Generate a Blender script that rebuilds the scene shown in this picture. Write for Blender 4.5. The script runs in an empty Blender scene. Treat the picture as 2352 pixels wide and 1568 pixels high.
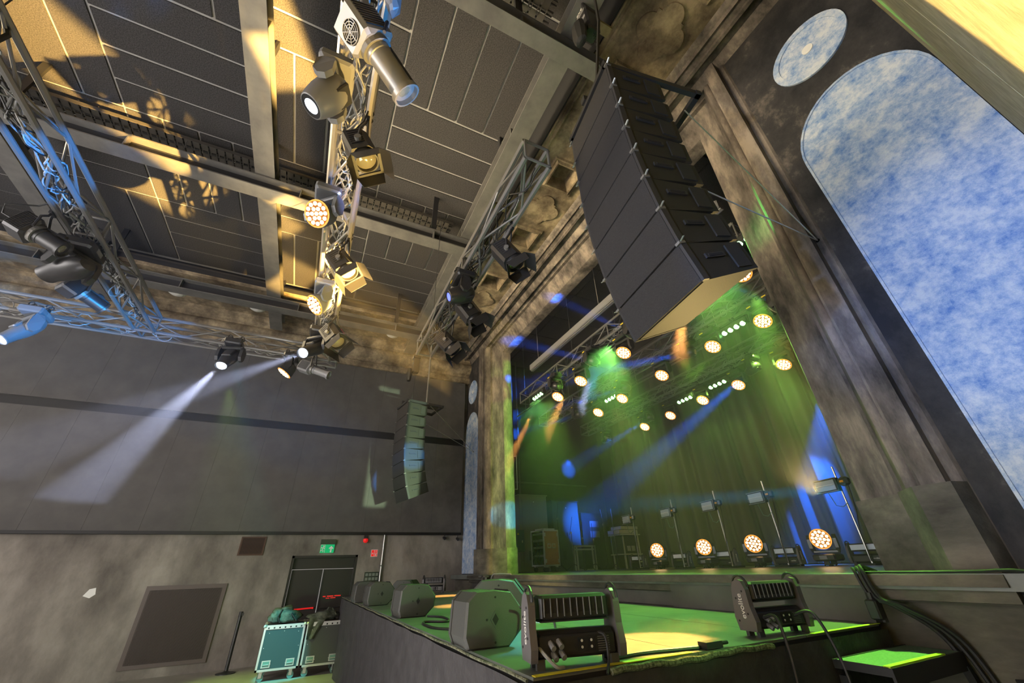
import bpy, math, random
import numpy as np
from mathutils import Vector, Matrix, Quaternion
random.seed(7)
PI = math.pi
col = bpy.context.scene.collection
SC = bpy.context.scene

# ------------------------------------------------------------------ camera
CAM = Vector((0, 0, 1.6)); YAW, PIT, ROL = [math.radians(a) for a in (-63.4848, 30.0699, -1.9003)]
FPX = 898.703
_f = Vector((math.cos(PIT)*math.sin(YAW), math.cos(PIT)*math.cos(YAW), math.sin(PIT)))
_r = Vector((math.cos(YAW), -math.sin(YAW), 0)); _u = _r.cross(_f)
RT = _r*math.cos(ROL) + _u*math.sin(ROL); UP = -_r*math.sin(ROL) + _u*math.cos(ROL)
cam = bpy.data.cameras.new('camera'); co = bpy.data.objects.new('camera', cam); col.objects.link(co)
cam.sensor_width = 36; cam.lens = FPX/2352*36; cam.clip_start = 0.02
m3 = Matrix((RT, UP, -_f)).transposed()
co.matrix_world = Matrix.Translation(CAM) @ m3.to_4x4()
SC.camera = co

def ray(px, py):
    return RT*((px-1176)/FPX) - UP*((py-784)/FPX) + _f
def at(px, py, ax, val):
    """point where the sight line of a photo pixel meets a world plane"""
    d = ray(px, py); i = 'xyz'.index(ax); t = (val-CAM[i])/d[i]
    return CAM + d*t

# ------------------------------------------------------------------ world, exposure
SC.view_settings.view_transform = 'Standard'; SC.view_settings.look = 'None'
SC.view_settings.exposure = 0.0; SC.view_settings.gamma = 1; SC.view_settings.use_curve_mapping = False
w = bpy.data.worlds.new('world'); SC.world = w; w.use_nodes = True
w.node_tree.nodes['Background'].inputs[0].default_value = (1.0, 0.93, 0.86, 1)
w.node_tree.nodes['Background'].inputs[1].default_value = 0.34
cy = SC.cycles
cy.max_bounces = 5; cy.diffuse_bounces = 3; cy.glossy_bounces = 2; cy.transmission_bounces = 2
cy.volume_bounces = 0; cy.transparent_max_bounces = 4; cy.caustics_reflective = False; cy.caustics_refractive = False
cy.sample_clamp_indirect = 4.0; cy.volume_step_rate = 4
cy.use_adaptive_sampling = True; cy.adaptive_threshold = 0.03

# ------------------------------------------------------------------ lights
def spot(name, loc, tgt, color, power, deg, blend=.25, size=.05, gobo=None, spin=0.0):
    l = bpy.data.lights.new(name, 'SPOT'); l.color = color; l.energy = power
    l.spot_size = math.radians(deg); l.spot_blend = blend; l.shadow_soft_size = size
    o = bpy.data.objects.new(name, l); col.objects.link(o)
    o.location = loc; o.rotation_mode = 'QUATERNION'
    o.rotation_quaternion = (Vector(tgt)-Vector(loc)).to_track_quat('-Z', 'Y') @ Quaternion((0, 0, 1), spin)
    return o
def area(name, loc, tgt, color, power, sx, sy, spread=180):
    l = bpy.data.lights.new(name, 'AREA'); l.shape = 'RECTANGLE'; l.size = sx; l.size_y = sy; l.color = color
    l.energy = power; l.spread = math.radians(spread)
    o = bpy.data.objects.new(name, l); col.objects.link(o); o.location = loc; o.rotation_mode = 'QUATERNION'
    o.rotation_quaternion = (Vector(tgt)-Vector(loc)).to_track_quat('-Z', 'Y'); return o
GREEN = (.22, 1, .12); BLUE = (.04, .22, 1); WARM = (1, .55, .18); WHITE = (1, .93, .85); CYAN = (.05, .5, 1)
# hall: soft fill areas added to lift the ambient, no lamps there
area('hall_fill', (-5, -11, 5.0), (-6, 4, 4.5), (1, .95, .92), 235, 9, 5)
area('ceiling_fill', (-1.5, -7.5, 1.0), (-5.5, -.5, 8.6), (1, .96, .95), 370, 7, 5)
area('ceiling_fill_b', (-3.0, -1.0, .35), (-5.5, 1.5, 8.6), (1, .95, .9), 90, 3, 2)
area('wall_fill', (-3.0, -7.5, 3.0), (-11.6, -1, 2.5), (1, .92, .88), 330, 4, 3)
area('cove_fill', (-5.2, -3.2, 5.6), (-5.0, 4.1, 7.6), (1, .78, .45), 330, 6, 1.2, 95)
# apron and stage green wash
for gx, gy, gz, tx, ty, p in ((-8.4, 4.95, 5.5, -6.0, 2.2, 1350), (-5.4, 4.95, 5.5, -4.0, 2.2, 1350), (-2.7, 4.95, 5.4, -2.4, 2.4, 650)):
    spot('green_wash', (gx, gy, gz), (tx, ty, 1.2), (.25, 1, .16), p, 52, .6)
for gx, p in ((-8.6, 70), (-6.4, 130), (-4.4, 260)): spot('curtain_green', (gx, 8.1, 5.5), (gx-.4, 9.6, 3.6), (.5, 1, .14), p, 100, .8)
for gx in (-8, -5.4, -3): spot('stage_green', (gx, 5.0, 5.4), (gx+.2, 4.6, 1.5), (.5, 1, .1), 380, 60, .6)
spot('stage_amber', (-3.2, 7.0, 5.2), (-5.4, 9.4, 2.6), (1, .6, .15), 300, 70, .8)
spot('stage_amber_b', (-7.5, 6.6, 5.2), (-8.8, 9.4, 2.6), (1, .6, .15), 220, 70, .8)
spot('monitor_green_fill', (-.25, 2.6, 2.1), (-5.0, 1.1, 1.15), (.35, 1, .25), 260, 40, .8)  # added green fill for the monitor cheeks, no lamp hangs there
# warm spots on the apron
spot('warm_apron', (-5.2, 5.0, 5.2), (-2.75, 2.72, 1.19), (1, .42, .10), 17000, 8.5, .35)
spot('warm_apron_b', (-3.6, 5.0, 5.2), (-2.3, 2.02, 1.19), (1, .42, .10), 15000, 8.5, .35)
spot('warm_apron_c', (-7.2, 5.0, 5.2), (-6.0, 2.2, 1.19), (1, .42, .10), 11000, 9, .35)
spot('warm_apron_d', (-9.0, 5.0, 5.2), (-8.4, 2.6, 1.19), (1, .42, .10), 11000, 9, .35)
spot('white_apron', (-6.2, 5.0, 5.2), (-3.9, 1.95, 1.19), (.6, .7, 1), 11000, 6, .35)
spot('cyan_apron', (-6.0, 5.0, 5.2), (-2.9, 1.45, 1.19), (.1, .7, 1), 3000, 7.5, .7)
# fresco on the right: blue-white wash
FW = spot('fresco_wash', (-.35, -2.2, 2.1), (-.45, 4.1, 4.1), (.6, .74, 1), 480, 100, .5)
spot('fresco_blue', (-.5, -1.2, 2.4), (-.5, 4.1, 3.3), (.08, .3, 1), 520, 30, .9)
spot('pilaster_blue', (-2.2, .6, 2.3), (-1.5, 4.1, 3.3), (.05, .25, 1), 200, 18, .9)
spot('cove_green', (-3.1, 4.62, 5.0), (-1.35, 4.05, 5.2), (.1, 1, .15), 420, 30, .9)
# left pilaster
PG = spot('pilaster_green', (-3.4, 5.0, 4.2), (-9.6, 4.5, 4.0), (.35, 1, .08), 3400, 70, .5)
PA = spot('pilaster_amber', (-2.6, 3.0, 1.8), (-9.8, 4.35, 4.2), (1, .8, .2), 1500, 70, .5)
spot('pilaster_cyan', (-2.2, 4.9, 2.2), (-9.56, 4.55, 2.75), (.0, .45, 1), 9000, 5, .2)
# left loudspeaker hang
spot('array_cyan', (-3.4, 2.2, 4.4), (-9.25, 1.95, 3.95), (.02, .32, 1), 4200, 6.5, .3)
AG = spot('array_green', (-2.6, 3.3, 2.2), (-9.2, 2.0, 4.05), (.6, .85, .5), 6000, 40, .5)
# lights from the apron washing trusses and ceiling
TA = spot('truss_amber', (-2.3, 1.4, 1.6), (-2.6, -.3, 4.85), (1, .62, .16), 1500, 90, .6)
spot('truss_amber_b', (-1.9, 1.4, 1.6), (-4.9, -.35, 4.9), (1, .68, .16), 1500, 20, .6)
spot('truss_blue_a', (-2.1, 2.9, 1.6), (-2.95, -.25, 4.8), (.02, .3, 1), 2200, 9, .3)
spot('truss_blue_b', (-2.1, 2.9, 1.6), (-4.0, -.3, 4.6), (.02, .3, 1), 2200, 6, .3)
spot('truss_blue_c', (-2.1, 2.9, 1.6), (-1.35, -.3, 4.8), (.03, .35, 1), 1600, 8, .3)
spot('truss_blue_d', (-2.0, 1.4, 1.6), (-3.7, -2.64, 4.75), (.02, .3, 1), 5200, 9, .3)
spot('truss_blue_e', (-2.0, 1.4, 1.6), (-6.7, -3.9, 4.7), (.02, .35, 1), 6500, 14, .5)
spot('truss_blue_f', (-2.0, 1.4, 1.6), (-6.4, -2.4, 4.8), (.02, .3, 1), 5200, 7, .5)
def gobo(o, hx, hy, edge=.012):
    """rectangular shutters: the lamp only passes a window in its own direction space"""
    l = o.data; l.use_nodes = True; nt = l.node_tree; N, L = nt.nodes, nt.links; em = N['Emission']
    tc = N.new('ShaderNodeTexCoord'); sp = N.new('ShaderNodeSeparateXYZ'); L.new(tc.outputs['Normal'], sp.inputs[0])
    prev = None
    for ch, h in ((0, hx), (1, hy)):
        dv = N.new('ShaderNodeMath'); dv.operation = 'DIVIDE'; L.new(sp.outputs[ch], dv.inputs[0]); L.new(sp.outputs[2], dv.inputs[1])
        ab = N.new('ShaderNodeMath'); ab.operation = 'ABSOLUTE'; L.new(dv.outputs[0], ab.inputs[0])
        mr = N.new('ShaderNodeMapRange'); mr.interpolation_type = 'SMOOTHSTEP'; L.new(ab.outputs[0], mr.inputs[0]); mr.inputs[1].default_value = h+edge; mr.inputs[2].default_value = h-edge; mr.inputs[3].default_value = 0; mr.inputs[4].default_value = 1
        if prev is None: prev = mr.outputs[0]
        else:
            mu = N.new('ShaderNodeMath'); mu.operation = 'MULTIPLY'; L.new(prev, mu.inputs[0]); L.new(mr.outputs[0], mu.inputs[1]); prev = mu.outputs[0]
    L.new(prev, em.inputs['Strength'])
gobo(TA, .95, .055, .02); gobo(PG, .03, .5, .01); gobo(PA, .035, .5, .01); gobo(AG, .03, .172, .004); gobo(FW, .75, .40, .05)
for tgt, p, hx, hy, sp_ in (((-5.75, -4.5, 8.6), 60000, .10, .045, .25), ((-7.8, -3.75, 8.6), 90000, .045, .045, .2), ((-4.1, -1.85, 8.6), 56000, .075, .05, .0), ((-9.9, -1.75, 8.6), 50000, .055, .04, .0), ((-8.0, -1.8, 8.6), 60000, .03, .022, .0), ((-6.9, -1.9, 8.4), 60000, .05, .02, .0)):
    gobo(spot('ceiling_amber', (-2.1, 2.4, 1.6), tgt, (1, .58, .14), p, 40, .1, .02, spin=sp_), hx, hy)
gobo(spot('wall_amber', (-3.6, -.6, 1.5), (.1, -1.0, 2.2), (1, .70, .3), 3000, 100, .1, .02), .637, .3, .012)
# cases and floor at the left
spot('case_cyan', (-6.5, -1.5, 4.6), (-9.9, .0, .55), (.05, .8, 1), 2600, 10, .4)
spot('floor_green', (-7.5, -1.6, 4.4), (-9.2, -.6, 0), (.6, 1, .15), 900, 42, .7)
spot('step_green', (-2.4, 4.9, 4.8), (-1.7, 3.3, 1.1), (.35, 1, .1), 1300, 22, .6)
spot('array_under', (-2.6, 4.9, 2.2), (-1.5, 2.1, 3.0), (1, .7, .25), 420, 36, .6)

# ------------------------------------------------------------------ materials
def mat(name, c1, c2=None, rough=.7, metal=0, scale=4, detail=6, bump=0, emit=None, estr=0, spec=.4, stretch=None, c3=None, lo=.35, hi=.65, ro=.62):
    m = bpy.data.materials.new(name); m.use_nodes = True; nt = m.node_tree; N = nt.nodes; L = nt.links
    b = N['Principled BSDF']; b.inputs['Roughness'].default_value = rough; b.inputs['Metallic'].default_value = metal
    b.inputs['Specular IOR Level'].default_value = spec
    b.inputs['Base Color'].default_value = (*c1, 1)
    if emit: b.inputs['Emission Color'].default_value = (*emit, 1); b.inputs['Emission Strength'].default_value = estr
    if c2 or bump:
        tc = N.new('ShaderNodeTexCoord'); mp = N.new('ShaderNodeMapping'); L.new(tc.outputs['Object'], mp.inputs[0])
        if stretch: mp.inputs['Scale'].default_value = stretch
        n = N.new('ShaderNodeTexNoise'); n.inputs['Scale'].default_value = scale; n.inputs['Detail'].default_value = detail
        n.inputs['Roughness'].default_value = ro; L.new(mp.outputs[0], n.inputs['Vector'])
        if c2:
            r = N.new('ShaderNodeValToRGB'); r.color_ramp.elements[0].position = lo; r.color_ramp.elements[1].position = hi
            r.color_ramp.elements[0].color = (*c1, 1); r.color_ramp.elements[1].color = (*c2, 1)
            if c3:
                e = r.color_ramp.elements.new((lo+hi)/2); e.color = (*c3, 1)
            L.new(n.outputs['Fac'], r.inputs[0]); L.new(r.outputs[0], b.inputs['Base Color'])
        if bump:
            n2 = N.new('ShaderNodeTexNoise'); n2.inputs['Scale'].default_value = scale*5; n2.inputs['Detail'].default_value = 4
            L.new(mp.outputs[0], n2.inputs['Vector'])
            bp = N.new('ShaderNodeBump'); bp.inputs['Strength'].default_value = bump; bp.inputs['Distance'].default_value = .02
            L.new(n2.outputs['Fac'], bp.inputs['Height']); L.new(bp.outputs[0], b.inputs['Normal'])
    return m
M = {}
M['plaster'] = mat('plaster', (.06, .042, .026), (.48, .38, .24), .85, 0, 1.8, 11, .5, c3=(.2, .155, .1), lo=.34, hi=.66, ro=.68)
M['wallplaster'] = mat('wallplaster', (.085, .075, .066), (.34, .31, .27), .85, 0, 1.1, 12, .5, stretch=(1, 1, .6), c3=(.2, .18, .155), lo=.3, hi=.68, ro=.62)
M['darkplaster'] = mat('darkplaster', (.012, .012, .014), (.20, .17, .14), .8, 0, 1.9, 12, .4, stretch=(1, 1, .7), c3=(.038, .036, .036), lo=.4, hi=.72, ro=.7)
M['pilaster'] = mat('pilaster', (.035, .03, .026), (.30, .25, .2), .8, 0, 2.6, 11, .4, stretch=(1, 1, .35), c3=(.13, .11, .095), lo=.36, hi=.66, ro=.68)
M['frescoblue'] = mat('frescoblue', (.10, .22, .50), (.60, .64, .68), .75, 0, 6.5, 15, .35, c3=(.33, .43, .60), lo=.36, hi=.60, ro=.8)
M['olivewall'] = mat('olivewall', (.30, .25, .12), (.46, .38, .2), .85, 0, 9, 8, .4)
M['acoustic'] = mat('acoustic', (.042, .040, .040), (.095, .090, .088), .95, 0, 60, 3, .6)
M['seam'] = mat('seam', (.34, .33, .31), (.42, .41, .38), .7, 0, 3, 3)
M['dark'] = mat('dark', (.012, .012, .013), rough=.8)
M['board'] = mat('board', (.075, .07, .068), (.1, .095, .09), .85, 0, 2.5, 6, .05)
M['boarddark'] = mat('boarddark', (.006, .005, .005), rough=.6)
M['steel'] = mat('steel', (.14, .135, .13), (.2, .195, .18), .45, .3, 3, 5, .05)
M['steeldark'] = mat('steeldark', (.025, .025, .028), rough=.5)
M['tray'] = mat('tray', (.12, .11, .1), rough=.5, metal=.4)
M['truss'] = mat('truss', (.17, .165, .16), rough=.3, metal=.35, spec=.7)
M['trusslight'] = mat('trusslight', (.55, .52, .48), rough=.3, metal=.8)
M['fixture'] = mat('fixture', (.02, .02, .022), rough=.38, spec=.6)
M['fixturegrey'] = mat('fixturegrey', (.2, .2, .21), rough=.4, spec=.5)
M['silver'] = mat('silver', (.3, .29, .27), rough=.34, metal=.5)
M['yellow'] = mat('yellow', (.8, .6, .02), rough=.5)
M['orangelab'] = mat('orangelab', (.85, .35, .02), rough=.5)
M['glass'] = mat('glass', (.3, .28, .2), rough=.08, spec=1, metal=.5)
M['warmlens'] = mat('warmlens', (.9, .7, .4), emit=(1, .62, .28), estr=14)
M['warmled'] = mat('warmled', (.9, .8, .6), emit=(1, .66, .3), estr=7)
M['greenled'] = mat('greenled', (.5, 1, .4), emit=(.35, 1, .3), estr=8)
M['bluelens'] = mat('bluelens', (.1, .4, 1), emit=(.05, .42, 1), estr=4)
M['whitelens'] = mat('whitelens', (.8, .85, 1), emit=(.7, .8, 1), estr=4)
M['indigolens'] = mat('indigolens', (.1, .1, .8), emit=(.06, .1, 1), estr=3)
M['grille'] = mat('grille', (.018, .017, .018), (.034, .032, .033), .7, 0, 120, 2, .5)
M['cabinet'] = mat('cabinet', (.02, .019, .015), rough=.6, bump=.15, scale=30)
M['monitor'] = mat('monitor', (.055, .055, .052), rough=.55, bump=.15, scale=40)
M['deck'] = mat('deck', (.10, .11, .10), (.17, .18, .16), .34, 0, 3, 8, .05)
M['skirt'] = mat('skirt', (.028, .026, .028), (.045, .042, .045), .95, 0, 7, 6, .3)
M['fuzz'] = mat('fuzz', (.03, .035, .02), (.22, .22, .14), .95, 0, 60, 4, .5)
M['concrete'] = mat('concrete', (.045, .04, .033), (.22, .19, .15), .85, 0, 2.0, 11, .35, stretch=(.4, 1, 1), c3=(.11, .1, .08), lo=.36, hi=.68, ro=.66)
M['greyboard'] = mat('greyboard', (.1, .095, .09), (.14, .135, .125), .8, 0, 2, 5)
M['curtain'] = mat('curtain', (.03, .034, .028), rough=.85)
M['stagewall'] = mat('stagewall', (.03, .03, .032), (.05, .05, .05), .9, 0, 2, 5)
M['hallfloor'] = mat('hallfloor', (.3, .28, .24), (.38, .36, .3), .4, 0, 3, 6)
M['door'] = mat('door', (.022, .019, .018), rough=.5)
M['red'] = mat('red', (.75, .02, .02), rough=.4, emit=(1, .02, .02), estr=.4)
M['green'] = mat('green', (.0, .33, .12), rough=.5, emit=(0, .5, .17), estr=.5)
M['white'] = mat('white', (.8, .8, .8), rough=.5)
M['lettering'] = mat('lettering', (.75, .72, .68), rough=.5)
M['casepanel'] = mat('casepanel', (.03, .06, .065), rough=.45)
M['casebrown'] = mat('casebrown', (.28, .13, .05), (.36, .18, .08), .5, 0, 3, 4)
M['alu'] = mat('alu', (.62, .62, .6), rough=.32, metal=.7)
M['rubber'] = mat('rubber', (.06, .06, .06), rough=.6)
M['wheel'] = mat('wheel', (.12, .22, .18), rough=.5)
M['cloth'] = mat('cloth', (.035, .04, .03), (.1, .11, .08), .9, 0, 9, 6, .5)
M['cable'] = mat('cable', (.02, .02, .02), rough=.5)
M['cablegrey'] = mat('cablegrey', (.3, .3, .3), rough=.45)
M['wire'] = mat('wire', (.55, .52, .48), rough=.35, metal=.7)
M['cabgrey'] = mat('cabgrey', (.3, .28, .25), rough=.5)
M['cabgreen'] = mat('cabgreen', (.07, .085, .075), rough=.5)
M['boxblue'] = mat('boxblue', (.05, .1, .16), rough=.5)
M['bowl'] = mat('bowl', (.75, .74, .7), rough=.5)
M['strobe'] = mat('strobe', (.62, .68, .75), rough=.35, metal=.1)
M['tape'] = mat('tape', (.75, .62, .03), rough=.5)
M['limetape'] = mat('limetape', (.55, .75, .05), rough=.5)
M['mesh'] = mat('mesh', (.1, .18, .12), (.16, .26, .18), .5, 0, 90, 2, .4)
M['purple'] = mat('purple', (.7, .15, .35), rough=.5)
M['brownmetal'] = mat('brownmetal', (.10, .078, .068), rough=.5)
M['cabinet2'] = mat('cabinet2', (.022, .022, .02), rough=.7)
M['monitor2'] = mat('monitor2', (.05, .05, .05), rough=.5)
M['armgrey'] = mat('armgrey', (.11, .10, .105), rough=.4)
M['cyantag'] = mat('cyantag', (.02, .45, .6), rough=.5)
M['casegreen'] = mat('casegreen', (.05, .055, .05), rough=.5)
M['bluelit_body'] = mat('bluelit_body', (.13, .14, .16), rough=.3, spec=.6)  # fixture body lightened and tinted, blue light put into the colour
M['rust'] = mat('rust', (.09, .05, .035), rough=.7)

# ------------------------------------------------------------------ mesh helpers
class MB:
    def __init__(s): s.v = []; s.f = []; s.T = Matrix.Identity(4)
    def add(s, vs, fs):
        n = len(s.v); s.v += [tuple(s.T @ Vector(p)) for p in vs]; s.f += [tuple(n+i for i in f) for f in fs]; return s
    def box(s, a, b):
        (x0, y0, z0), (x1, y1, z1) = a, b
        return s.add([(x0,y0,z0),(x1,y0,z0),(x1,y1,z0),(x0,y1,z0),(x0,y0,z1),(x1,y0,z1),(x1,y1,z1),(x0,y1,z1)],
                     [(0,3,2,1),(4,5,6,7),(0,1,5,4),(1,2,6,5),(2,3,7,6),(3,0,4,7)])
    def cbox(s, c, d):
        return s.box((c[0]-d[0]/2, c[1]-d[1]/2, c[2]-d[2]/2), (c[0]+d[0]/2, c[1]+d[1]/2, c[2]+d[2]/2))
    def rbox(s, c, d, r):
        """box with chamfered edges"""
        hx, hy, hz = d[0]/2, d[1]/2, d[2]/2; vs = []; rings = []
        for z, i in ((-hz, r), (-hz+r, 0), (hz-r, 0), (hz, r)):
            ring = []
            for x, y in ((-hx+i, -hy+i+r), (-hx+i+r, -hy+i), (hx-i-r, -hy+i), (hx-i, -hy+i+r), (hx-i, hy-i-r), (hx-i-r, hy-i), (-hx+i+r, hy-i), (-hx+i, hy-i-r)):
                ring.append(len(vs)); vs.append((c[0]+x, c[1]+y, c[2]+z))
            rings.append(ring)
        fs = [tuple(reversed(rings[0])), tuple(rings[3])]
        for k in range(3):
            for j in range(8): fs.append((rings[k][j], rings[k][(j+1)%8], rings[k+1][(j+1)%8], rings[k+1][j]))
        return s.add(vs, fs)
    def tube(s, p0, p1, r, n=8, r1=None):
        p0, p1 = Vector(p0), Vector(p1); r1 = r if r1 is None else r1
        d = (p1-p0).normalized(); a = d.orthogonal().normalized(); b = d.cross(a)
        vs = [p0+(a*math.cos(2*PI*i/n)+b*math.sin(2*PI*i/n))*r for i in range(n)]
        vs += [p1+(a*math.cos(2*PI*i/n)+b*math.sin(2*PI*i/n))*r1 for i in range(n)]
        fs = [(i, (i+1)%n, n+(i+1)%n, n+i) for i in range(n)] + [tuple(range(n-1, -1, -1)), tuple(range(n, 2*n))]
        return s.add(vs, fs)
    def path(s, pts, r, n=6):
        pts = [Vector(p) for p in pts]; vs = []; ref = None
        for i, p in enumerate(pts):
            d = (pts[min(i+1, len(pts)-1)]-pts[max(i-1, 0)]).normalized()
            a = d.orthogonal().normalized() if ref is None else (ref-d*ref.dot(d)).normalized()
            ref = a; b = d.cross(a)
            vs += [p+(a*math.cos(2*PI*k/n)+b*math.sin(2*PI*k/n))*r for k in range(n)]
        fs = [(i*n+k, i*n+(k+1)%n, (i+1)*n+(k+1)%n, (i+1)*n+k) for i in range(len(pts)-1) for k in range(n)]
        fs += [tuple(range(n-1, -1, -1)), tuple(range((len(pts)-1)*n, len(pts)*n))]
        return s.add(vs, fs)
    def prism(s, poly, vec):
        n = len(poly); v = Vector(vec); vs = [Vector(p) for p in poly]; vs += [p+v for p in vs]
        return s.add(vs, [tuple(range(n-1, -1, -1)), tuple(range(n, 2*n))] + [(i, (i+1)%n, n+(i+1)%n, n+i) for i in range(n)])
    def lathe(s, prof, n=16, sx=1, sy=1):
        vs = [(r*sx*math.cos(2*PI*k/n), r*sy*math.sin(2*PI*k/n), z) for r, z in prof for k in range(n)]
        m = len(prof)
        fs = [(i*n+k, i*n+(k+1)%n, (i+1)*n+(k+1)%n, (i+1)*n+k) for i in range(m-1) for k in range(n)]
        fs += [tuple(range(n-1, -1, -1)), tuple(range((m-1)*n, m*n))]
        return s.add(vs, fs)
    def sweep(s, secs):
        """list of equal-length cross sections joined in order"""
        m = len(secs[0]); vs = [p for q in secs for p in q]
        return s.add(vs, [(i*m+k, i*m+k+1, (i+1)*m+k+1, (i+1)*m+k) for i in range(len(secs)-1) for k in range(m-1)])
    def grid(s, xs, ys, fn):
        vs = [fn(x, y) for y in ys for x in xs]; nx = len(xs)
        return s.add(vs, [(j*nx+i, j*nx+i+1, (j+1)*nx+i+1, (j+1)*nx+i) for j in range(len(ys)-1) for i in range(nx-1)])
    def mesh(s, name, m, smooth=False):
        me = bpy.data.meshes.new(name); me.from_pydata(s.v, [], s.f); me.materials.append(M[m])
        if smooth:
            me.polygons.foreach_set('use_smooth', [True]*len(me.polygons))
            try: me.set_sharp_from_angle(angle=math.radians(38))
            except Exception: pass
        me.update(); return me
    def obj(s, name, m, parent=None, smooth=False, loc=None, label=None):
        o = bpy.data.objects.new(name, s.mesh(name, m, smooth)); col.objects.link(o)
        if parent is not None: o.parent = parent
        if loc is not None: o.location = loc
        if label: o['label'] = label
        return o
def tag(o, label, cat, group=None):
    o['label'] = label; o['category'] = cat
    if group: o['group'] = group
    return o
def thing(name, label, cat, loc=(0, 0, 0), rz=0, group=None):
    o = bpy.data.objects.new(name, None); col.objects.link(o); o.location = loc; o.rotation_euler = (0, 0, rz)
    o.empty_display_size = .1
    return tag(o, label, cat, group)
def struct(o): o['kind'] = 'structure'; return o
def copy_tree(o, parent=None):
    c = o.copy(); col.objects.link(c)
    if parent is not None: c.parent = parent
    for ch in list(o.children): copy_tree(ch, c)
    return c
def inst(o, name, parent, loc=None, rot=None):
    c = bpy.data.objects.new(name, o.data); col.objects.link(c); c.parent = parent
    if loc is not None: c.location = loc
    if rot is not None: c.rotation_euler = rot
    return c


M['warmhalo'] = mat('warmhalo', (.5, .2, .05), emit=(1, .3, .04), estr=1.6)  # glow given to the bezel to imitate the orange halo
# ================================================================== STRUCTURE
XL, XR, YW, ZS, ZC = -11.65, .1, 4.08, 1.49, 7.9
SX0, SX1 = -9.56, -2.04          # stage opening
# hall floor
floor = struct(MB().box((XL-.3, -9, -.15), (3, YW+.2, 0)).obj('floor', 'hallfloor'))
# left wall with door opening
wl = MB(); dy0, dy1, dz = -.12, 1.34, 2.0
wl.box((XL-.3, -9, 0), (XL, dy0, 2.6)); wl.box((XL-.3, dy1, 0), (XL, YW+.4, 2.6)); wl.box((XL-.3, dy0, dz), (XL, dy1, 2.6))
wl.box((XL-.3, -9, 2.6), (XL, YW+.4, 8.8))
wall_left = struct(wl.obj('wall_left', 'wallplaster'))
# plaster fragments and a screed line on the lower wall
p = at(207, 1361, 'x', XL)
MB().prism([(XL, p.y-.09, p.z-.05), (XL, p.y+.02, p.z-.09), (XL, p.y+.09, p.z-.03), (XL, p.y+.06, p.z+.08), (XL, p.y-.03, p.z+.06)], (.006, 0, 0)).obj('plaster_patch', 'bowl', wall_left)
# black panel cladding above
pans = MB().box((XL, -9, 2.47), (XL+.03, YW-.12, 7.05)).obj('cladding_back', 'boarddark', wall_left)
ys = [-8.62, -7.7, -6.79, -5.87, -4.951, -4.024, -3.116, -2.231, -1.336, -.446, .46, 1.36, 2.26, 3.1, 3.95]
for a, b in zip(ys[:-1], ys[1:]):
    for z0, z1 in ((2.5, 4.9), (5.1, 7.0)):
        MB().box((XL+.03, a+.0015, z0), (XL+.13, b-.0015, z1)).obj('cladding_panel', 'board', wall_left)
MB().box((XL+.02, -9, 2.44), (XL+.15, YW-.12, 2.5)).obj('bottom_rail', 'boarddark', wall_left)
MB().box((XL+.03, -9, 4.9), (XL+.07, YW-.12, 5.1)).obj('shadow_gap', 'boarddark', wall_left)
# left cornice
prof = [(XL+.0, 7.0), (XL+.16, 7.02), (XL+.16, 7.2), (XL+.1, 7.24), (XL+.12, 7.32), (XL+.22, 7.36), (XL+.3, 7.44), (XL+.33, 7.54), (XL+.3, 7.62), (XL+.26, 7.66),
        (XL+.34, 7.7), (XL+.36, 7.76), (XL+.44, 7.8), (XL+.46, 7.9)]
trim_1 = struct(MB().sweep([[(x, -9, z) for x, z in prof], [(x, YW, z) for x, z in prof]]).obj('trim_1', 'plaster', None, True))
# proscenium wall
wf = MB(); OX0, OX1, OZ = SX0-.8, SX1+.8, 7.93
wf.box((XL-.3, YW, 0), (OX0, YW+.62, 8.8)); wf.box((OX1, YW, 0), (XR+1.7, YW+.62, 8.8)); wf.box((OX0, YW, OZ), (OX1, YW+.62, 8.8))
wall_front = struct(wf.obj('wall_front', 'darkplaster'))
# frame mouldings round the stage opening, swept over both pilasters and the lintel
P = [(.86, 4.08), (.84, 4.06), (.78, 4.06), (.78, 3.97), (.64, 3.97), (.63, 4.02), (.60, 4.03)]
for k in range(9):
    a = math.radians(-20+k*14); P.append((.515+.085*math.cos(a), 4.16-.10*math.sin(a+.3)))
P += [(.44, 4.19), (.41, 4.20), (.41, 4.27), (.30, 4.33), (.12, 4.41), (.02, 4.44), (0, 4.47), (0, 4.67), (-.0, 4.7)]
P = sorted(P[:7], key=lambda q: -q[0]) + P[7:]
TZ = 7.34
def sec(sx, top):
    out = []
    for u, y in P:
        x = SX1+u if sx > 0 else SX0-u
        out.append((x, y, TZ+u*.76 if top else ZS-.02))
    return out
trim_2 = struct(MB().sweep([sec(1, False), sec(1, True), sec(-1, True), sec(-1, False)]).obj('trim_2', 'pilaster', None, True))
# joint grooves in the frame (stones)
# plinths under the pilasters
for sgn, nm in ((1, 'plinth'), (-1, 'plinth')):
    X = (lambda u: SX1+u) if sgn > 0 else (lambda u: SX0-u)
    poly = [(X(.86), 4.1), (X(.82), 3.92), (X(.60), 3.92), (X(.41), 4.16), (X(.38), 4.24), (X(-.03), 4.44), (X(-.03), 4.72), (X(.86), 4.72)]
    o = MB().prism([(x, y, ZS-.02) for x, y in poly], (0, 0, .56)).obj('plinth', 'concrete', trim_2)
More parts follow.
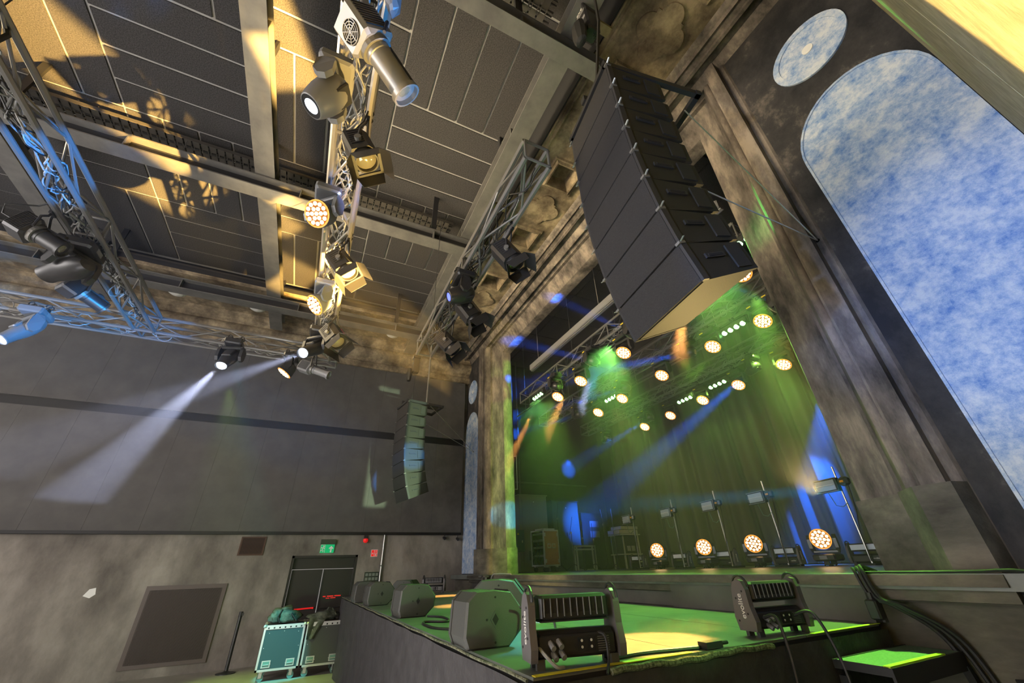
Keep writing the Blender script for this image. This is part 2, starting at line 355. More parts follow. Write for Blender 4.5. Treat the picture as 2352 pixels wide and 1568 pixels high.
# thin shadow groove beside the frame
# arched panels and roundels on the proscenium wall
def arch_poly(cx, hw, z0, z1, y, n=18):
    r = hw*1.0; pts = [(cx-hw, y, z0), (cx+hw, y, z0)]
    for k in range(n+1):
        a = PI*k/n; pts.append((cx+hw*math.cos(a), y, z1-r*1.18+r*1.18*math.sin(a)))
    return pts
for cx, hw in ((-.455, .55), (-11.105, .52)):
    lab = None
    MB().prism(arch_poly(cx, hw, ZS+.02, 5.86, YW), (0, -.012, 0)).obj('arch_field', 'frescoblue', wall_front)
    # narrow raised border
    o1, o2 = arch_poly(cx, hw, ZS+.02, 5.86, YW-.012), arch_poly(cx, hw-.02, ZS+.06, 5.835, YW-.012)
    b = MB(); n = len(o1)
    vs = o1+o2+[(x, y-.012, z) for x, y, z in o1]+[(x, y-.012, z) for x, y, z in o2]
    fs = []
    for i in range(n):
        j = (i+1) % n
        fs += [(2*n+i, 2*n+j, 3*n+j, 3*n+i), (i, j, 2*n+j, 2*n+i), (n+i, n+j, 3*n+j, 3*n+i)]
    b.add(vs, fs).obj('arch_border', 'frescoblue', wall_front)
for cx in (-.455, -11.105):
    def disc(r0, r1, y, t, name, m):
        n = 40; b = MB(); vs = []
        for yy in (y, y-t):
            for r in (r0, r1): vs += [(cx+r*math.cos(2*PI*k/n), yy, 6.56+r*1.03*math.sin(2*PI*k/n)) for k in range(n)]
        fs = []
        for k in range(n):
            j = (k+1) % n
            fs += [(2*n+k, 2*n+j, 3*n+j, 3*n+k), (n+k, n+j, 3*n+j, 3*n+k), (k, j, 2*n+j, 2*n+k)]
        b.add(vs, fs); return b.obj(name, m, wall_front)
    disc(0.001, .375, YW, .01, 'roundel_field', 'frescoblue'); disc(.31, .375, YW-.01, .012, 'roundel_rim', 'frescoblue')
    disc(0.001, .055, YW-.01, .012, 'roundel_boss', 'bowl')
# cornice over the proscenium
prof = [(4.08, 7.66), (4.02, 7.7), (3.98, 7.79), (3.9, 7.8), (3.84, 7.74), (3.80, 7.75), (3.8, 7.8), (3.74, 7.82), (3.70, 7.80), (3.68, 7.85), (3.62, 7.87), (3.6, 7.9)]
trim_3 = struct(MB().sweep([[(XL, y, z) for y, z in prof], [(XR, y, z) for y, z in prof]]).obj('trim_3', 'pilaster', None, True))
# plaster border of the ceiling: front strip and left strip, with coffers
def slab(b, x0, x1, y0, y1, z, t, holes):
    xs = sorted({x0, x1, *[h[0] for h in holes], *[h[1] for h in holes]}); yy = sorted({y0, y1, *[h[2] for h in holes], *[h[3] for h in holes]})
    for i in range(len(xs)-1):
        for j in range(len(yy)-1):
            mx, my = (xs[i]+xs[i+1])/2, (yy[j]+yy[j+1])/2
            if any(h[0] < mx < h[1] and h[2] < my < h[3] for h in holes): continue
            b.box((xs[i], yy[j], z), (xs[i+1], yy[j+1], z+t))
HN = [(c-.23, c+.23, 2.86, 3.32) for c in (-.5, -2.17, -3.84, -5.5, -7.17, -8.84)]
HL = [(-10.63, -10.17, c-.23, c+.23) for c in (-7.5, -5.75, -4.0, -2.25, -.5, 1.25)]
sb = MB(); slab(sb, -9.7, XR, 2.5, 3.64, ZC, .12, HN); slab(sb, XL+.4, -9.7, -9, 3.64, ZC, .12, HL)
border = struct(sb.obj('trim_4', 'plaster'))
ring = [(0.0, 0), (.0, -.05), (.03, -.06), (.06, -.03), (.09, -.035), (.11, 0)]
for (x0, x1, y0, y1) in HN+HL:
    b = MB(); secs = []
    for cx, cyy, sx, sy in ((x0, y0, -1, -1), (x1, y0, 1, -1), (x1, y1, 1, 1), (x0, y1, -1, 1), (x0, y0, -1, -1)):
        secs.append([(cx+sx*r, cyy+sy*r, ZC+z) for r, z in ring])
    b.sweep(secs).obj('coffer_moulding', 'plaster', border)
    b = MB(); b.add([(x0, y0, ZC-.04), (x1, y0, ZC-.04), (x1, y1, ZC-.04), (x0, y1, ZC-.04), (x0+.06, y0+.06, ZC+.2), (x1-.06, y0+.06, ZC+.2), (x1-.06, y1-.06, ZC+.2), (x0+.06, y1-.06, ZC+.2)],
          [(0, 1, 5, 4), (1, 2, 6, 5), (2, 3, 7, 6), (3, 0, 4, 7), (4, 5, 6, 7)])
    b.obj('coffer_recess', 'plaster', border)
# barbed quatrefoil reliefs
def quatre(cx, cyy, R=.31):
    pts = []
    for k in range(96):
        a = 2*PI*k/96; dx, dyv = math.cos(a), math.sin(a); r = 0
        for q in range(4):
            ox, oy = .56*R*math.cos(q*PI/2), .56*R*math.sin(q*PI/2); rr = .46*R
            bq = dx*ox+dyv*oy; disc_ = bq*bq-(ox*ox+oy*oy-rr*rr)
            if disc_ > 0: r = max(r, bq+math.sqrt(disc_))
        s_ = .60*R; r = max(r, s_/max(abs(dx), abs(dyv)))
        pts.append((cx+dx*r, cyy+dyv*r, ZC))
    return pts
for cx, cyy in ((-1.33, 3.09), (-3.0, 3.09), (-4.67, 3.09), (-6.34, 3.09), (-8.0, 3.09), (-10.4, -3.1), (-10.4, -1.4), (-10.4, .4), (-10.4, 2.2)):
    MB().prism(quatre(cx, cyy, .36), (0, 0, -.03)).obj('quatrefoil', 'plaster', border)
# inner edge mouldings of the plaster border
prof = [(0, 0), (0, -.03), (.02, -.04), (.03, -.015), (.06, -.02), (.07, -.05), (.1, -.05), (.11, 0)]
struct(MB().sweep([[(-9.7, 2.42+a, ZC+c) for a, c in prof], [(XR, 2.42+a, ZC+c) for a, c in prof]]).obj('trim_5', 'plaster'))
struct(MB().sweep([[(-9.7-a, -9, ZC+c) for a, c in prof], [(-9.7-a, 2.42, ZC+c) for a, c in prof]]).obj('trim_6', 'plaster'))
struct(MB().box((-9.75, 2.4, ZC), (XR, 2.44, 8.75)).box((-10.6, -9, ZC+.13), (-10.5, 2.44, 8.75)).box((-9.72, -9, ZC), (-9.69, 2.42, ZC+.12)).obj('trim_7', 'steeldark'))
# acoustic ceiling: backing and the checkerboard of panels
ceiling = struct(MB().box((-11.9, -9.5, 8.66), (XR+.1, YW+.7, 8.75)).obj('ceiling', 'dark'))
MB().box((-10.45, -9, 8.625), (XR, 2.3, 8.65)).obj('panel_grid', 'seam', ceiling)
G = 2.085; pm = {}
for i in range(5):
    for j in range(5):
        x1 = -4.1+2*G-.15-i*G+.15; x0 = x1-G; y0 = -8.34+j*G; y1 = y0+G
        x1 = -(i)*G+.07 if i else XR-.01; x0 = -(i+1)*G+.07; 
        along_y = (i+j) % 2 == 0
        for k in range(4):
            if along_y: a0, a1, b0, b1 = x0+k*(x1-x0)/4, x0+(k+1)*(x1-x0)/4, y0, y1
            else: a0, a1, b0, b1 = x0, x1, y0+k*G/4, y0+(k+1)*G/4
            g = .021; key = (round(a1-a0, 3), round(b1-b0, 3))
            if key not in pm:
                pm[key] = MB().box((g, g, 0), (key[0]-g, key[1]-g, .05)).mesh('ceiling_panel', 'acoustic')
            o = bpy.data.objects.new('ceiling_panel', pm[key]); col.objects.link(o); o.parent = ceiling; o.location = (a0, b0, 8.6+random.uniform(-.004, .004))
# right wall: upper slab
wr = MB().box((XR, -4, 2.0), (XR+1.7, 1.83, 8.8)).box((XR, 1.845, 2.0), (XR+1.7, YW, 8.8)).box((XR+.02, 1.8, 2.0), (XR+1.7, 1.9, 8.8))
wall_right = struct(wr.obj('wall_right', 'olivewall'))
struct(MB().box((XR+1.6, -4, 0), (XR+1.7, YW, 2.6)).obj('wall_right_lower', 'concrete'))
# stage front: wall, ledges
st = MB().box((XL, 3.9, 0), (XR+1.7, YW+.1, 1.38))
stage_front = struct(st.obj('wall_stage_front', 'concrete'))
struct(MB().prism([(-10.35, y, z) for y, z in ((4.1, ZS-.005), (3.75, ZS-.005), (3.74, 1.42), (3.80, 1.418), (3.80, 1.335), (3.84, 1.33), (3.84, 1.325), (3.92, 1.32), (4.1, 1.32))], (9.18, 0, 0)).obj('trim_8', 'concrete'))
MB().box((-10.3, 3.86, 1.19), (-1.93, 3.9, 1.335)).obj('fascia_board', 'greyboard', stage_front)
MB().box((-3.86, 3.78, 1.19), (-1.95, 3.86, 1.41)).obj('fascia_board', 'greyboard', stage_front)
MB().box((-1.17, 3.86, 1.38), (XR+1.7, 4.09, 1.40)).obj('ledge_shade_cover', 'dark', stage_front)  # dark sheet added over the ledge to hide the wash light
MB().box((-1.17, 3.86, 1.2), (XR+1.7, 3.9, 1.38)).obj('ledge_band', 'darkplaster', stage_front)
# stage house
struct(MB().box((-12.5, 3.76, 1.4), (XR+1, 9.9, ZS)).obj('floor_stage', 'deck'))
struct(MB().box((-12.55, YW+.6, ZS), (-12.4, 9.9, 8.8)).obj('wall_stage_left', 'stagewall'))
struct(MB().box((-12.5, 9.8, ZS), (XR+1, 9.9, 8.8)).obj('wall_stage_back', 'stagewall'))
struct(MB().box((XR+.6, YW+.6, ZS), (XR+.7, 9.9, 8.8)).obj('wall_stage_right', 'stagewall'))
struct(MB().box((-12.45, 4.7, ZS+2.6), (-12.35, 9.0, ZS+2.64)).obj('trim_9', 'steel'))
sc_ = struct(MB().box((-12.5, YW+.6, 8.45), (XR+1, 9.9, 8.55)).obj('ceiling_stage', 'dark'))
pmm = MB().box((.02, .02, 0), (1.18, .98, .04)).mesh('ceiling_panel', 'acoustic')
for i in range(10):
    for j in range(5):
        o = bpy.data.objects.new('ceiling_panel', pmm); col.objects.link(o); o.parent = sc_; o.location = (-12.2+i*1.2, 4.8+j, 8.4)
# apron platform
AY0, AX0, AX1, AZ = 1.01, -10.2, -1.93, 1.19
deck = tag(MB().box((AX0, AY0, AZ-.06), (AX1, 3.765, AZ-.012)).obj('apron_platform', 'dark'), 'low platform in front of the stage with black skirting', 'platform')
x = AX0; k = 0
for xa, xb in ((-10.2, -8.2), (-8.2, -6.2), (-6.2, -4.2), (-4.2, -1.93)):
    for ya, yb in ((1.01, 2.0), (2.0, 2.93), (2.93, 3.765)):
        MB().box((xa+.003, ya+.003, AZ-.012), (xb-.003, yb-.003, AZ)).obj('deck_board', 'deck', deck)
# skirt with folds
def skirt(p0, p1, name):
    p0, p1 = Vector(p0), Vector(p1); L = (p1-p0).length; n = max(8, int(L/.06)); d = (p1-p0)/L; nr = Vector((d.y, -d.x, 0))
    xs = [i/n for i in range(n+1)]; ph = random.random()*6
    def f(t, zz):
        s_ = t*L; amp = .012+.03*(1-zz)*(.5+.5*math.sin(s_*1.3+ph))
        q = p0+d*s_+nr*(amp*math.sin(s_*7+ph+math.sin(s_*2.1)*1.6)*.6+.012)
        return (q.x, q.y, .01+zz*(AZ-.035))
    return MB().grid(xs, [0, .25, .5, .75, .92, 1.0], f).obj(name, 'skirt', deck, True)
skirt((AX0, AY0-.02, 0), (AX1+.02, AY0-.02, 0), 'skirt'); skirt((AX1+.02, AY0-.02, 0), (AX1+.02, 3.765, 0), 'skirt')
skirt((AX0-.02, 3.765, 0), (AX0-.02, AY0-.02, 0), 'skirt')
# frayed fleece edge of the skirt
pts = [(AX1+.035, y, AZ-.014+.004*math.sin(y*9)+.003*math.sin(y*31)) for y in np.linspace(1.4, 2.55, 40)]
MB().path(pts, .014, 6).obj('skirt_hem', 'fuzz', deck)
MB().path([(x_, AY0-.03, AZ-.006+.003*math.sin(x_*8)) for x_ in np.linspace(AX0, AX1, 80)], .007, 6).obj('skirt_hem', 'fuzz', deck)
tp = [(AX1-.012, y) for y in (1.02, 3.8)]
MB().box((AX1-.03, 1.02, AZ+.001), (AX1+.004, 1.95, AZ+.004)).obj('yellow_tape', 'tape', deck, label='yellow edge tape')
MB().box((AX1-.02, 3.0, AZ+.001), (AX1+.01, 3.76, AZ+.004)).obj('edge_tape', 'limetape', deck)
# ================================================================== DOOR, WALL FITTINGS
d = struct(MB().box((XL-.14, -.12, 0), (XL-.02, -.07, 2.0)).box((XL-.14, 1.29, 0), (XL-.02, 1.34, 2.0)).box((XL-.14, -.12, 1.95), (XL-.02, 1.34, 2.0)).obj('door_1', 'door'))
MB().box((XL-.16, -.07, 1.72), (XL-.11, 1.29, 1.95)).obj('transom', 'door', d)
for a, b in ((-.065, .60), (.615, 1.285)):
    lf = MB().box((XL-.15, a, .01), (XL-.10, b, 1.71)).obj('door_leaf', 'door', d)
MB().box((XL-.1, .575, .05), (XL-.085, .597, 1.7)).obj('astragal', 'steeldark', d); MB().box((XL-.1, .62, .05), (XL-.085, .64, 1.7)).obj('astragal', 'steeldark', d)
MB().tube((XL-.06, .02, .93), (XL-.06, .54, .95), .014).box((XL-.1, .02, .92), (XL-.05, .05, .95)).box((XL-.1, .51, .93), (XL-.05, .54, .96)).obj('push_bar', 'red', d, label='red push bar')
MB().tube((XL-.06, .67, .93), (XL-.06, 1.2, .95), .014).obj('push_bar', 'fixture', d)
def text(body, size, name, m, parent, mw, label=None, ext=.001):
    c = bpy.data.curves.new(name, 'FONT'); c.body = body; c.size = size; c.extrude = ext; c.align_x = 'CENTER'; c.align_y = 'CENTER'
    t = bpy.data.objects.new(name, c); col.objects.link(t)
    dg = bpy.context.evaluated_depsgraph_get(); me = bpy.data.meshes.new_from_object(t.evaluated_get(dg)); bpy.data.objects.remove(t)
    me.materials.clear(); me.materials.append(M[m]); o = bpy.data.objects.new(name, me); col.objects.link(o)
    if parent is not None: o.parent = parent
    o.matrix_local = mw
    if label: o['label'] = label
    return o
FX = Matrix(((0, 0, 1, 0), (1, 0, 0, 0), (0, 1, 0, 0), (0, 0, 0, 1)))   # text facing +X, reading along +Y
b = MB()
for y0_, y1_, z_ in ((.70, .76, 1.145), (.79, .93, 1.147), (.95, 1.09, 1.15), (.77, .85, 1.112), (.87, .98, 1.114)):
    b.box((XL-.1, y0_, z_), (XL-.098, y1_, z_+(.02 if z_ > 1.13 else .014)))
b.obj('door_notice', 'red', d, label='tiny red two line notice')
# emergency exit sign
e = thing('exit_sign', 'green emergency exit sign with running figure and up arrow above the double door', 'sign', (XL, .60, 2.1))
MB().box((0, -.17, .13), (.07, .17, .24)).obj('housing', 'fixture', e)
MB().box((.03, -.155, -.05), (.045, .155, .13)).obj('sign_plate', 'green', e)
b = MB(); x0 = .047
b.box((.045, -.15, -.045), (x0, -.145, .125)).box((.045, -.06, -.045), (x0, -.052, .125)).box((.045, -.15, .118), (x0, -.052, .125))
b.tube((.046, -.085, .09), (x0, -.085, .09), .016, 12)
for q in (((-.09, .07), (-.105, .02)), ((-.09, .065), (-.125, .05)), ((-.125, .05), (-.135, .075)), ((-.09, .065), (-.065, .045)), ((-.105, .02), (-.085, -.005)), ((-.085, -.005), (-.095, -.035)), ((-.105, .02), (-.13, -.005)), ((-.13, -.005), (-.145, -.01))):
    b.tube((x0-.001, q[0][0], q[0][1]), (x0-.001, q[1][0], q[1][1]), .009, 5)
b.prism([(.0455, .03, .045), (.0455, .085, .1), (.0455, .14, .045), (.0455, .118, .03), (.0455, .1, .05), (.0455, .1, -.04), (.0455, .07, -.04), (.0455, .07, .05), (.0455, .052, .03)], (.002, 0, 0))
b.obj('pictogram', 'white', e)
# red fire sign, siren, pipe, sockets
e = thing('fire_sign', 'small red and white fire alarm sign beside the pipe', 'sign', (XL, 1.72, 1.95))
MB().box((0, -.08, 0), (.006, .08, .16)).obj('sign_plate', 'white', e)
b = MB(); b.box((.006, -.07, .01), (.008, -.005, .15)).box((.006, .005, .01), (.008, .07, .07)).box((.006, .005, .08), (.008, .07, .15)).obj('red_field', 'red', e)
MB().prism([(.0085, -.055, .06), (.0085, -.037, .1), (.0085, -.02, .06)], (.001, 0, 0)).tube((.008, .037, .04), (.0095, .037, .04), .02, 10).box((.008, .03, .095), (.0095, .045, .14)).obj('pictogram', 'white', e)
e = thing('alarm_sounder', 'red domed alarm sounder high on the wall right of the exit sign', 'alarm', (XL, 1.46, 2.3))
MB().box((0, -.04, .05), (.04, .04, .13)).obj('bracket', 'steeldark', e)
b = MB(); b.T = Matrix.Translation((.06, 0, .0)); b.lathe([(.02, .06), (.055, .05), (.06, .02), (.055, -.01), (.03, -.035), (.005, -.04)], 14).obj('dome', 'red', e, True)
e = thing('wall_pipe', 'thin pale vertical pipe clipped to the grey wall right of the door', 'pipe', (XL+.05, 1.92, 0))
MB().tube((0, 0, 0), (0, 0, 2.46), .02, 10).obj('pipe', 'alu', e, True)
for z in (.6, 1.75): MB().box((-.05, -.05, z-.012), (.02, .05, z+.012)).obj('pipe_clip', 'steel', e)
e = thing('patch_box', 'black wall box with a grid of white sockets behind the apron', 'socket box', (XL, 1.72, 1.52))
MB().box((0, -.17, -.1), (.05, .17, .1)).obj('housing', 'fixture', e)
for a in (-.12, -.04, .04, .12):
    for c in (-.045, .045): MB().box((.05, a-.03, c-.03), (.054, a+.03, c+.03)).box((.054, a-.022, c-.022), (.056, a+.022, c+.022)).obj('socket', 'fixturegrey', e)
# large ventilation grille
gl = thing('vent_grille', 'large brown ventilation grille with fine vertical slats low on the wall', 'grille', (XL, -1.95, .82))
MB().box((0, -.69, -.665), (.03, -.62, .675)).box((0, .62, -.665), (.03, .69, .675)).box((0, -.62, -.665), (.03, .62, -.6)).box((0, -.62, .6), (.03, .62, .675)).obj('frame', 'brownmetal', gl)
MB().box((0, -.62, -.6), (.004, .62, .6)).obj('backing', 'dark', gl)
sl = MB().box((.004, -.0045, -.6), (.028, .0045, .6)).mesh('slat', 'brownmetal')
for k in range(68):
    o = bpy.data.objects.new('slat', sl); col.objects.link(o); o.parent = gl; o.location = (0, -.611+k*.01824, 0)
gs = thing('vent_cover', 'small dark square mesh vent high on the wall under the black panels', 'vent', (XL, -.99, 2.21))
MB().box((0, -.25, -.19), (.02, -.22, .19)).box((0, .22, -.19), (.02, .25, .19)).box((0, -.22, -.19), (.02, .22, -.165)).box((0, -.22, .165), (.02, .22, .19)).obj('frame', 'rust', gs)
MB().box((0, -.22, -.165), (.004, .22, .165)).obj('backing', 'dark', gs)
a = MB().box((.008, -.22, -.0035), (.014, .22, .0035)).mesh('mesh_bar', 'rust'); b_ = MB().box((.008, -.0035, -.165), (.016, .0035, .165)).mesh('mesh_bar', 'rust')
for k in range(12):
    o = bpy.data.objects.new('mesh_bar', a); col.objects.link(o); o.parent = gs; o.location = (0, 0, -.15+k*.0272)
for k in range(16):
    o = bpy.data.objects.new('mesh_bar', b_); col.objects.link(o); o.parent = gs; o.location = (0, -.206+k*.0274, 0)
# small cameras on the wall edge
for (y, z, lab) in ((3.5, 2.36, 'black swivel camera hanging under the panel edge, left of the two'), (3.88, 2.34, 'black swivel camera hanging under the panel edge beside the corner')):
    e = thing('wall_camera', lab, 'camera', (XL+.1, y, z))
    MB().tube((0, 0, 0), (0, 0, .1), .012, 8).obj('stem', 'fixture', e); b = MB(); b.T = Matrix.Rotation(1.9, 4, 'Y'); b.lathe([(.02, -.07), (.035, -.06), (.035, .05), (.028, .06)], 10).obj('body', 'fixture', e, True)
# bowl lamps under the coffers on the left
bl = None
for k, y in enumerate((-6.0, -3.82, -2.16, -.5, 1.22)):
    labs = ['white bowl lamp under the left cornice coffers, farthest left', 'white bowl lamp under the left coffers, between truss and grey beam, left one', 'white bowl lamp under the left coffers just left of the central steel beam',
            'white bowl lamp under the left coffers behind the central truss', 'white bowl lamp under the left coffers nearest the stage']
    if bl is None:
        bl = thing('bowl_lamp', labs[k], 'lamp', (-10.1, y, 7.55), 0, 'white bowl lamps along the left coffers')
        MB().lathe([(.01, -.12), (.1, -.105), (.17, -.06), (.205, 0), (.2, .01), (.0, .01)], 24).obj('bowl', 'bowl', bl, True); MB().tube((0, 0, 0), (0, 0, .55), .008).obj('stem', 'steel', bl)
    else:
        c = copy_tree(bl); c.location = (-10.1, y, 7.55); c['label'] = labs[k]
# ================================================================== STEEL BEAMS
def ibeam(name, label, p0, p1, wd, h, m='steel'):
    """I section hung under the ceiling; p0, p1 = bottom centre line"""
    p0, p1 = Vector(p0), Vector(p1); L = (p1-p0).length; root = thing(name, label, 'beam', p0, math.atan2((p1-p0).y, (p1-p0).x))
    MB().box((0, -wd/2, 0), (L, wd/2, .022)).obj('lower_flange', m, root); MB().box((0, -wd/2, h-.022), (L, wd/2, h)).obj('upper_flange', m, root)
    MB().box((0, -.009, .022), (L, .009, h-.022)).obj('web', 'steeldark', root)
    for x in np.arange(.6, L, 2.4): MB().box((x-.008, -wd/2+.02, .022), (x+.008, wd/2-.02, h-.022)).obj('stiffener', 'steel', root)
    for x in np.arange(.9, L, 3.1): MB().box((x-.05, -.02, h), (x+.05, .02, h+ (8.6-p0.z-h))).obj('hanger', 'steeldark', root)
    return root
ibeam('steel_beam', 'long grey steel beam crossing the ceiling beside the proscenium border', (XL+.5, 1.9, 7.55), (XR, 1.9, 7.55), .3, .28)
ibeam('steel_beam', 'grey steel beam across the middle of the ceiling, lit amber in places', (XL+.5, -1.78, 7.55), (XR, -1.78, 7.55), .3, .28)
ibeam('steel_beam', 'pale steel beam behind the left truss at the far left', (XL+.5, -5.5, 7.55), (XR, -5.5, 7.55), .3, .28)
ibeam('steel_beam', 'lower steel beam running toward the stage across the middle of the ceiling', (-5.84, -9, 7.26), (-5.84, 2.3, 7.26), .27, .27)
ibeam('steel_beam', 'lower steel beam running along the left coffers in front of the bowl lamps', (-9.6, -9, 7.26), (-9.6, 2.3, 7.26), .27, .27)
ibeam('steel_beam', 'nearest lower steel beam under the perforated tray at the top right', (-1.9, -9, 7.26), (-1.9, 3.4, 7.26), .2, .27)
# cross battens in the gap beside the plaster border
for x in (-1.6, -4.9, -8.2):
    tag(MB().box((x-.06, 2.03, 7.8), (x+.06, 2.42, 7.86)).obj('batten', 'olivewall'), {-1.6: 'short pale batten bridging the gap by the hoist', -4.9: 'short pale batten bridging the gap mid ceiling', -8.2: 'short pale batten bridging the gap far left'}[x], 'batten')
# ================================================================== CABLE TRAYS
def tray(label, x, z, y0, y1):
    root = thing('cable_tray', label, 'cable tray', (x, y0, z)); L = y1-y0
    MB().box((-.16, 0, 0), (-.155, L, .07)).obj('side_rail', 'tray', root); MB().box((.155, 0, 0), (.16, L, .07)).obj('side_rail', 'tray', root)
    rung = MB().box((-.155, -.05, 0), (-.06, .05, .004)).box((.06, -.05, 0), (.155, .05, .004)).box((-.06, -.05, 0), (-.03, .05, .004)).box((.03, -.05, 0), (.06, .05, .004)).box((-.06, -.05, 0), (.06, -.035, .004)).box((-.06, .035, 0), (.06, .05, .004)).mesh('rung', 'tray')
    n = int(L/.125)
    for k in range(n):
        o = bpy.data.objects.new('rung', rung); col.objects.link(o); o.parent = root; o.location = (0, .06+k*.125, 0)
    b = MB()
    for q in (-.09, -.03, .05, .1): b.path([(q+.02*math.sin(t*1.7+q*40), t, .03+.01*math.sin(t*3+q*9)) for t in np.linspace(0, L, 30)], .012, 5)
    b.obj('cable_run', 'cable', root)
    for y in np.arange(1.2, L, 2.05):
        MB().tube((-.12, y, 0), (-.03, y, -.28), .006, 5).tube((.12, y, 0), (.03, y, -.28), .006, 5).obj('hanger', 'steel', root)
tray('perforated steel cable tray above the middle cross beam', -6.32, 8.3, -8.5, 1.7)
tray('dark perforated cable tray along the left edge of the panelled ceiling', -10.15, 8.2, -8.5, 2.0)
tray('pale perforated cable tray above the nearest beam at the top right', -1.85, 8.1, -4, 1.7)
# ================================================================== TRUSSES
tube_cache = {}
def strut(root, p0, p1, r, m, name):
    p0, p1 = Vector(p0), Vector(p1); L = round((p1-p0).length, 3); key = (L, r, m)
    if key not in tube_cache: tube_cache[key] = MB().tube((0, 0, 0), (0, 0, L), r, 7).mesh(name, m, True)
    o = bpy.data.objects.new(name, tube_cache[key]); col.objects.link(o); o.parent = root; o.location = p0
    o.rotation_mode = 'QUATERNION'; o.rotation_quaternion = (p1-p0).to_track_quat('Z', 'Y'); return o
def truss(label, p0, p1, S=.24, m='truss', step=.5, rc=.026, group='lighting trusses over the hall'):
    p0, p1 = Vector(p0), Vector(p1); L = (p1-p0).length
    root = thing('lighting_truss', label, 'truss', p0, math.atan2((p1-p0).y, (p1-p0).x), group); h = S/2
    for a in (-h, h):
        for z in (0, S): strut(root, (0, a, z), (L, a, z), rc, m, 'chord')
    n = int(L/step); st = L/n
    for k in range(n):
        x0, x1 = k*st, (k+1)*st; s_ = 1 if k % 2 else -1
        strut(root, (x0, -h*s_, 0), (x1, h*s_, 0), .012, m, 'brace'); strut(root, (x0, -h*s_, S), (x1, h*s_, S), .012, m, 'brace')
        strut(root, (x0, -h, 0 if s_ > 0 else S), (x1, -h, S if s_ > 0 else 0), .012, m, 'brace'); strut(root, (x0, h, 0 if s_ > 0 else S), (x1, h, S if s_ > 0 else 0), .012, m, 'brace')
    for k in range(n+1):
        if k % 4 == 0 or k == n:
            x = min(k*st, L)
            for q in (((x, -h, 0), (x, h, 0)), ((x, -h, S), (x, h, S)), ((x, -h, 0), (x, -h, S)), ((x, h, 0), (x, h, S))): strut(root, *q, .014, m, 'frame_bar')
    return root
TZB = 4.72
t1 = truss('left lighting truss carrying profile spots, dark with blue lit braces', (-6.59, -2.64, TZB), (.6, -2.64, TZB))
t2 = truss('lighting truss along the left wall, glowing blue at its left end', (-6.71, -7, TZB), (-6.71, -.05, TZB))
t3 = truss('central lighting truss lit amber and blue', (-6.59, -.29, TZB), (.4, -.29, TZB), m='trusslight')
t4 = truss('lighting truss nearest the proscenium with open end frame', (-5.8, 1.245, TZB), (-1.86, 1.245, TZB))
# cables snaking inside the trusses
def loops(root, L, n, m, seed, S=.24, amp=1.0):
    rnd = random.Random(seed); b = MB()
    for _ in range(n):
        x = rnd.uniform(.1, L-1.0); ln = rnd.uniform(.5, 1.4); ph = rnd.uniform(0, 6); pts = []
        for t in np.linspace(0, 1, 16):
            pts.append((x+ln*t, (.07*math.sin(ph+t*7)+rnd.uniform(-.01, .01))*amp, .06+.05*math.cos(ph*2+t*9)+.03*math.sin(t*21)))
        b.path(pts, .007, 5)
    for _ in range(n//2):
        x = rnd.uniform(.2, L-.4); r = rnd.uniform(.05, .11); y = rnd.uniform(-.06, .06); z = rnd.uniform(.0, .12); tl = rnd.uniform(-.8, .8)
        b.path([(x+r*math.cos(a), y+r*math.sin(a)*math.sin(tl), z+r*math.sin(a)*math.cos(tl)) for a in np.linspace(0, 2*PI, 16)], .006, 5)
    o = b.obj('cable_loops', m, root); o['kind'] = 'stuff'; return o
loops(t1, 7.0, 46, 'cablegrey', 1); loops(t1, 7.0, 30, 'cable', 2); loops(t3, 6.9, 46, 'cablegrey', 3); loops(t2, 6.9, 24, 'cablegrey', 4); loops(t4, 3.9, 18, 'cable', 5)
# truss suspension: slings and chain hoists at the truss ends
def sling(label, p, ztop):
    root = thing('truss_sling', label, 'rigging', p)
    MB().tube((0, 0, .24), (0, 0, ztop-p[2]), .006, 6).obj('wire', 'steeldark', root)
    MB().path([(-.0, -.13, .02), (0, -.15, .14), (0, -.06, .3), (0, 0, .42), (0, .06, .3), (0, .15, .14), (0, .13, .02)], .018, 6).obj('strap', 'cable', root)
sling('black sling round the left truss under the far beam', (-2.6, -2.64, TZB), 7.5)
sling('black sling on the central truss', (-4.9, -.29, TZB), 7.5); sling('black sling at the far end of the truss nearest the stage', (-5.4, 1.245, TZB), 7.5)
# ================================================================== LAMPS
def aim_q(dirv):
    """rotation taking local -Z to dirv with local X horizontal"""
    d = Vector(dirv).normalized(); p = math.atan2(d.y, d.x)-PI/2; t = math.acos(max(-1, min(1, -d.z)))
    return p, t
def hook(root, y=0, z=0, x=0):
    b = MB(); b.path([(x-.03, y+.028*math.cos(a), z+.03+.03*math.sin(a)) for a in np.linspace(-1.2, 3.6, 10)], .009, 6)
    b.path([(x+.03, y+.028*math.cos(a), z+.03+.03*math.sin(a)) for a in np.linspace(-1.2, 3.6, 10)], .009, 6).box((x-.04, y-.012, z-.045), (x+.04, y+.012, z+.005))
    return b.obj('clamp', 'steeldark', root)
def arm(h, w, m, root, th=.045, dep=.13, bulge=.03):
    """U shaped yoke, pivot at z=-h"""
    b = MB()
    for s in (-1, 1):
        pts = [(s*(w-.02), -dep*.32, 0), (s*(w-.02), dep*.32, 0), (s*w, dep*.5, -h*.35), (s*(w), dep*.52, -h), (s*w, dep*.2, -h-.06), (s*w, -dep*.2, -h-.06), (s*w, -dep*.52, -h), (s*w, -dep*.5, -h*.35)]
        b.prism(pts, (s*th, 0, 0))
    b.rbox((0, 0, -.02), (2*w+.04, dep*.8, .05), .012)
    return b.obj('yoke', m, root)
BASEH = .10
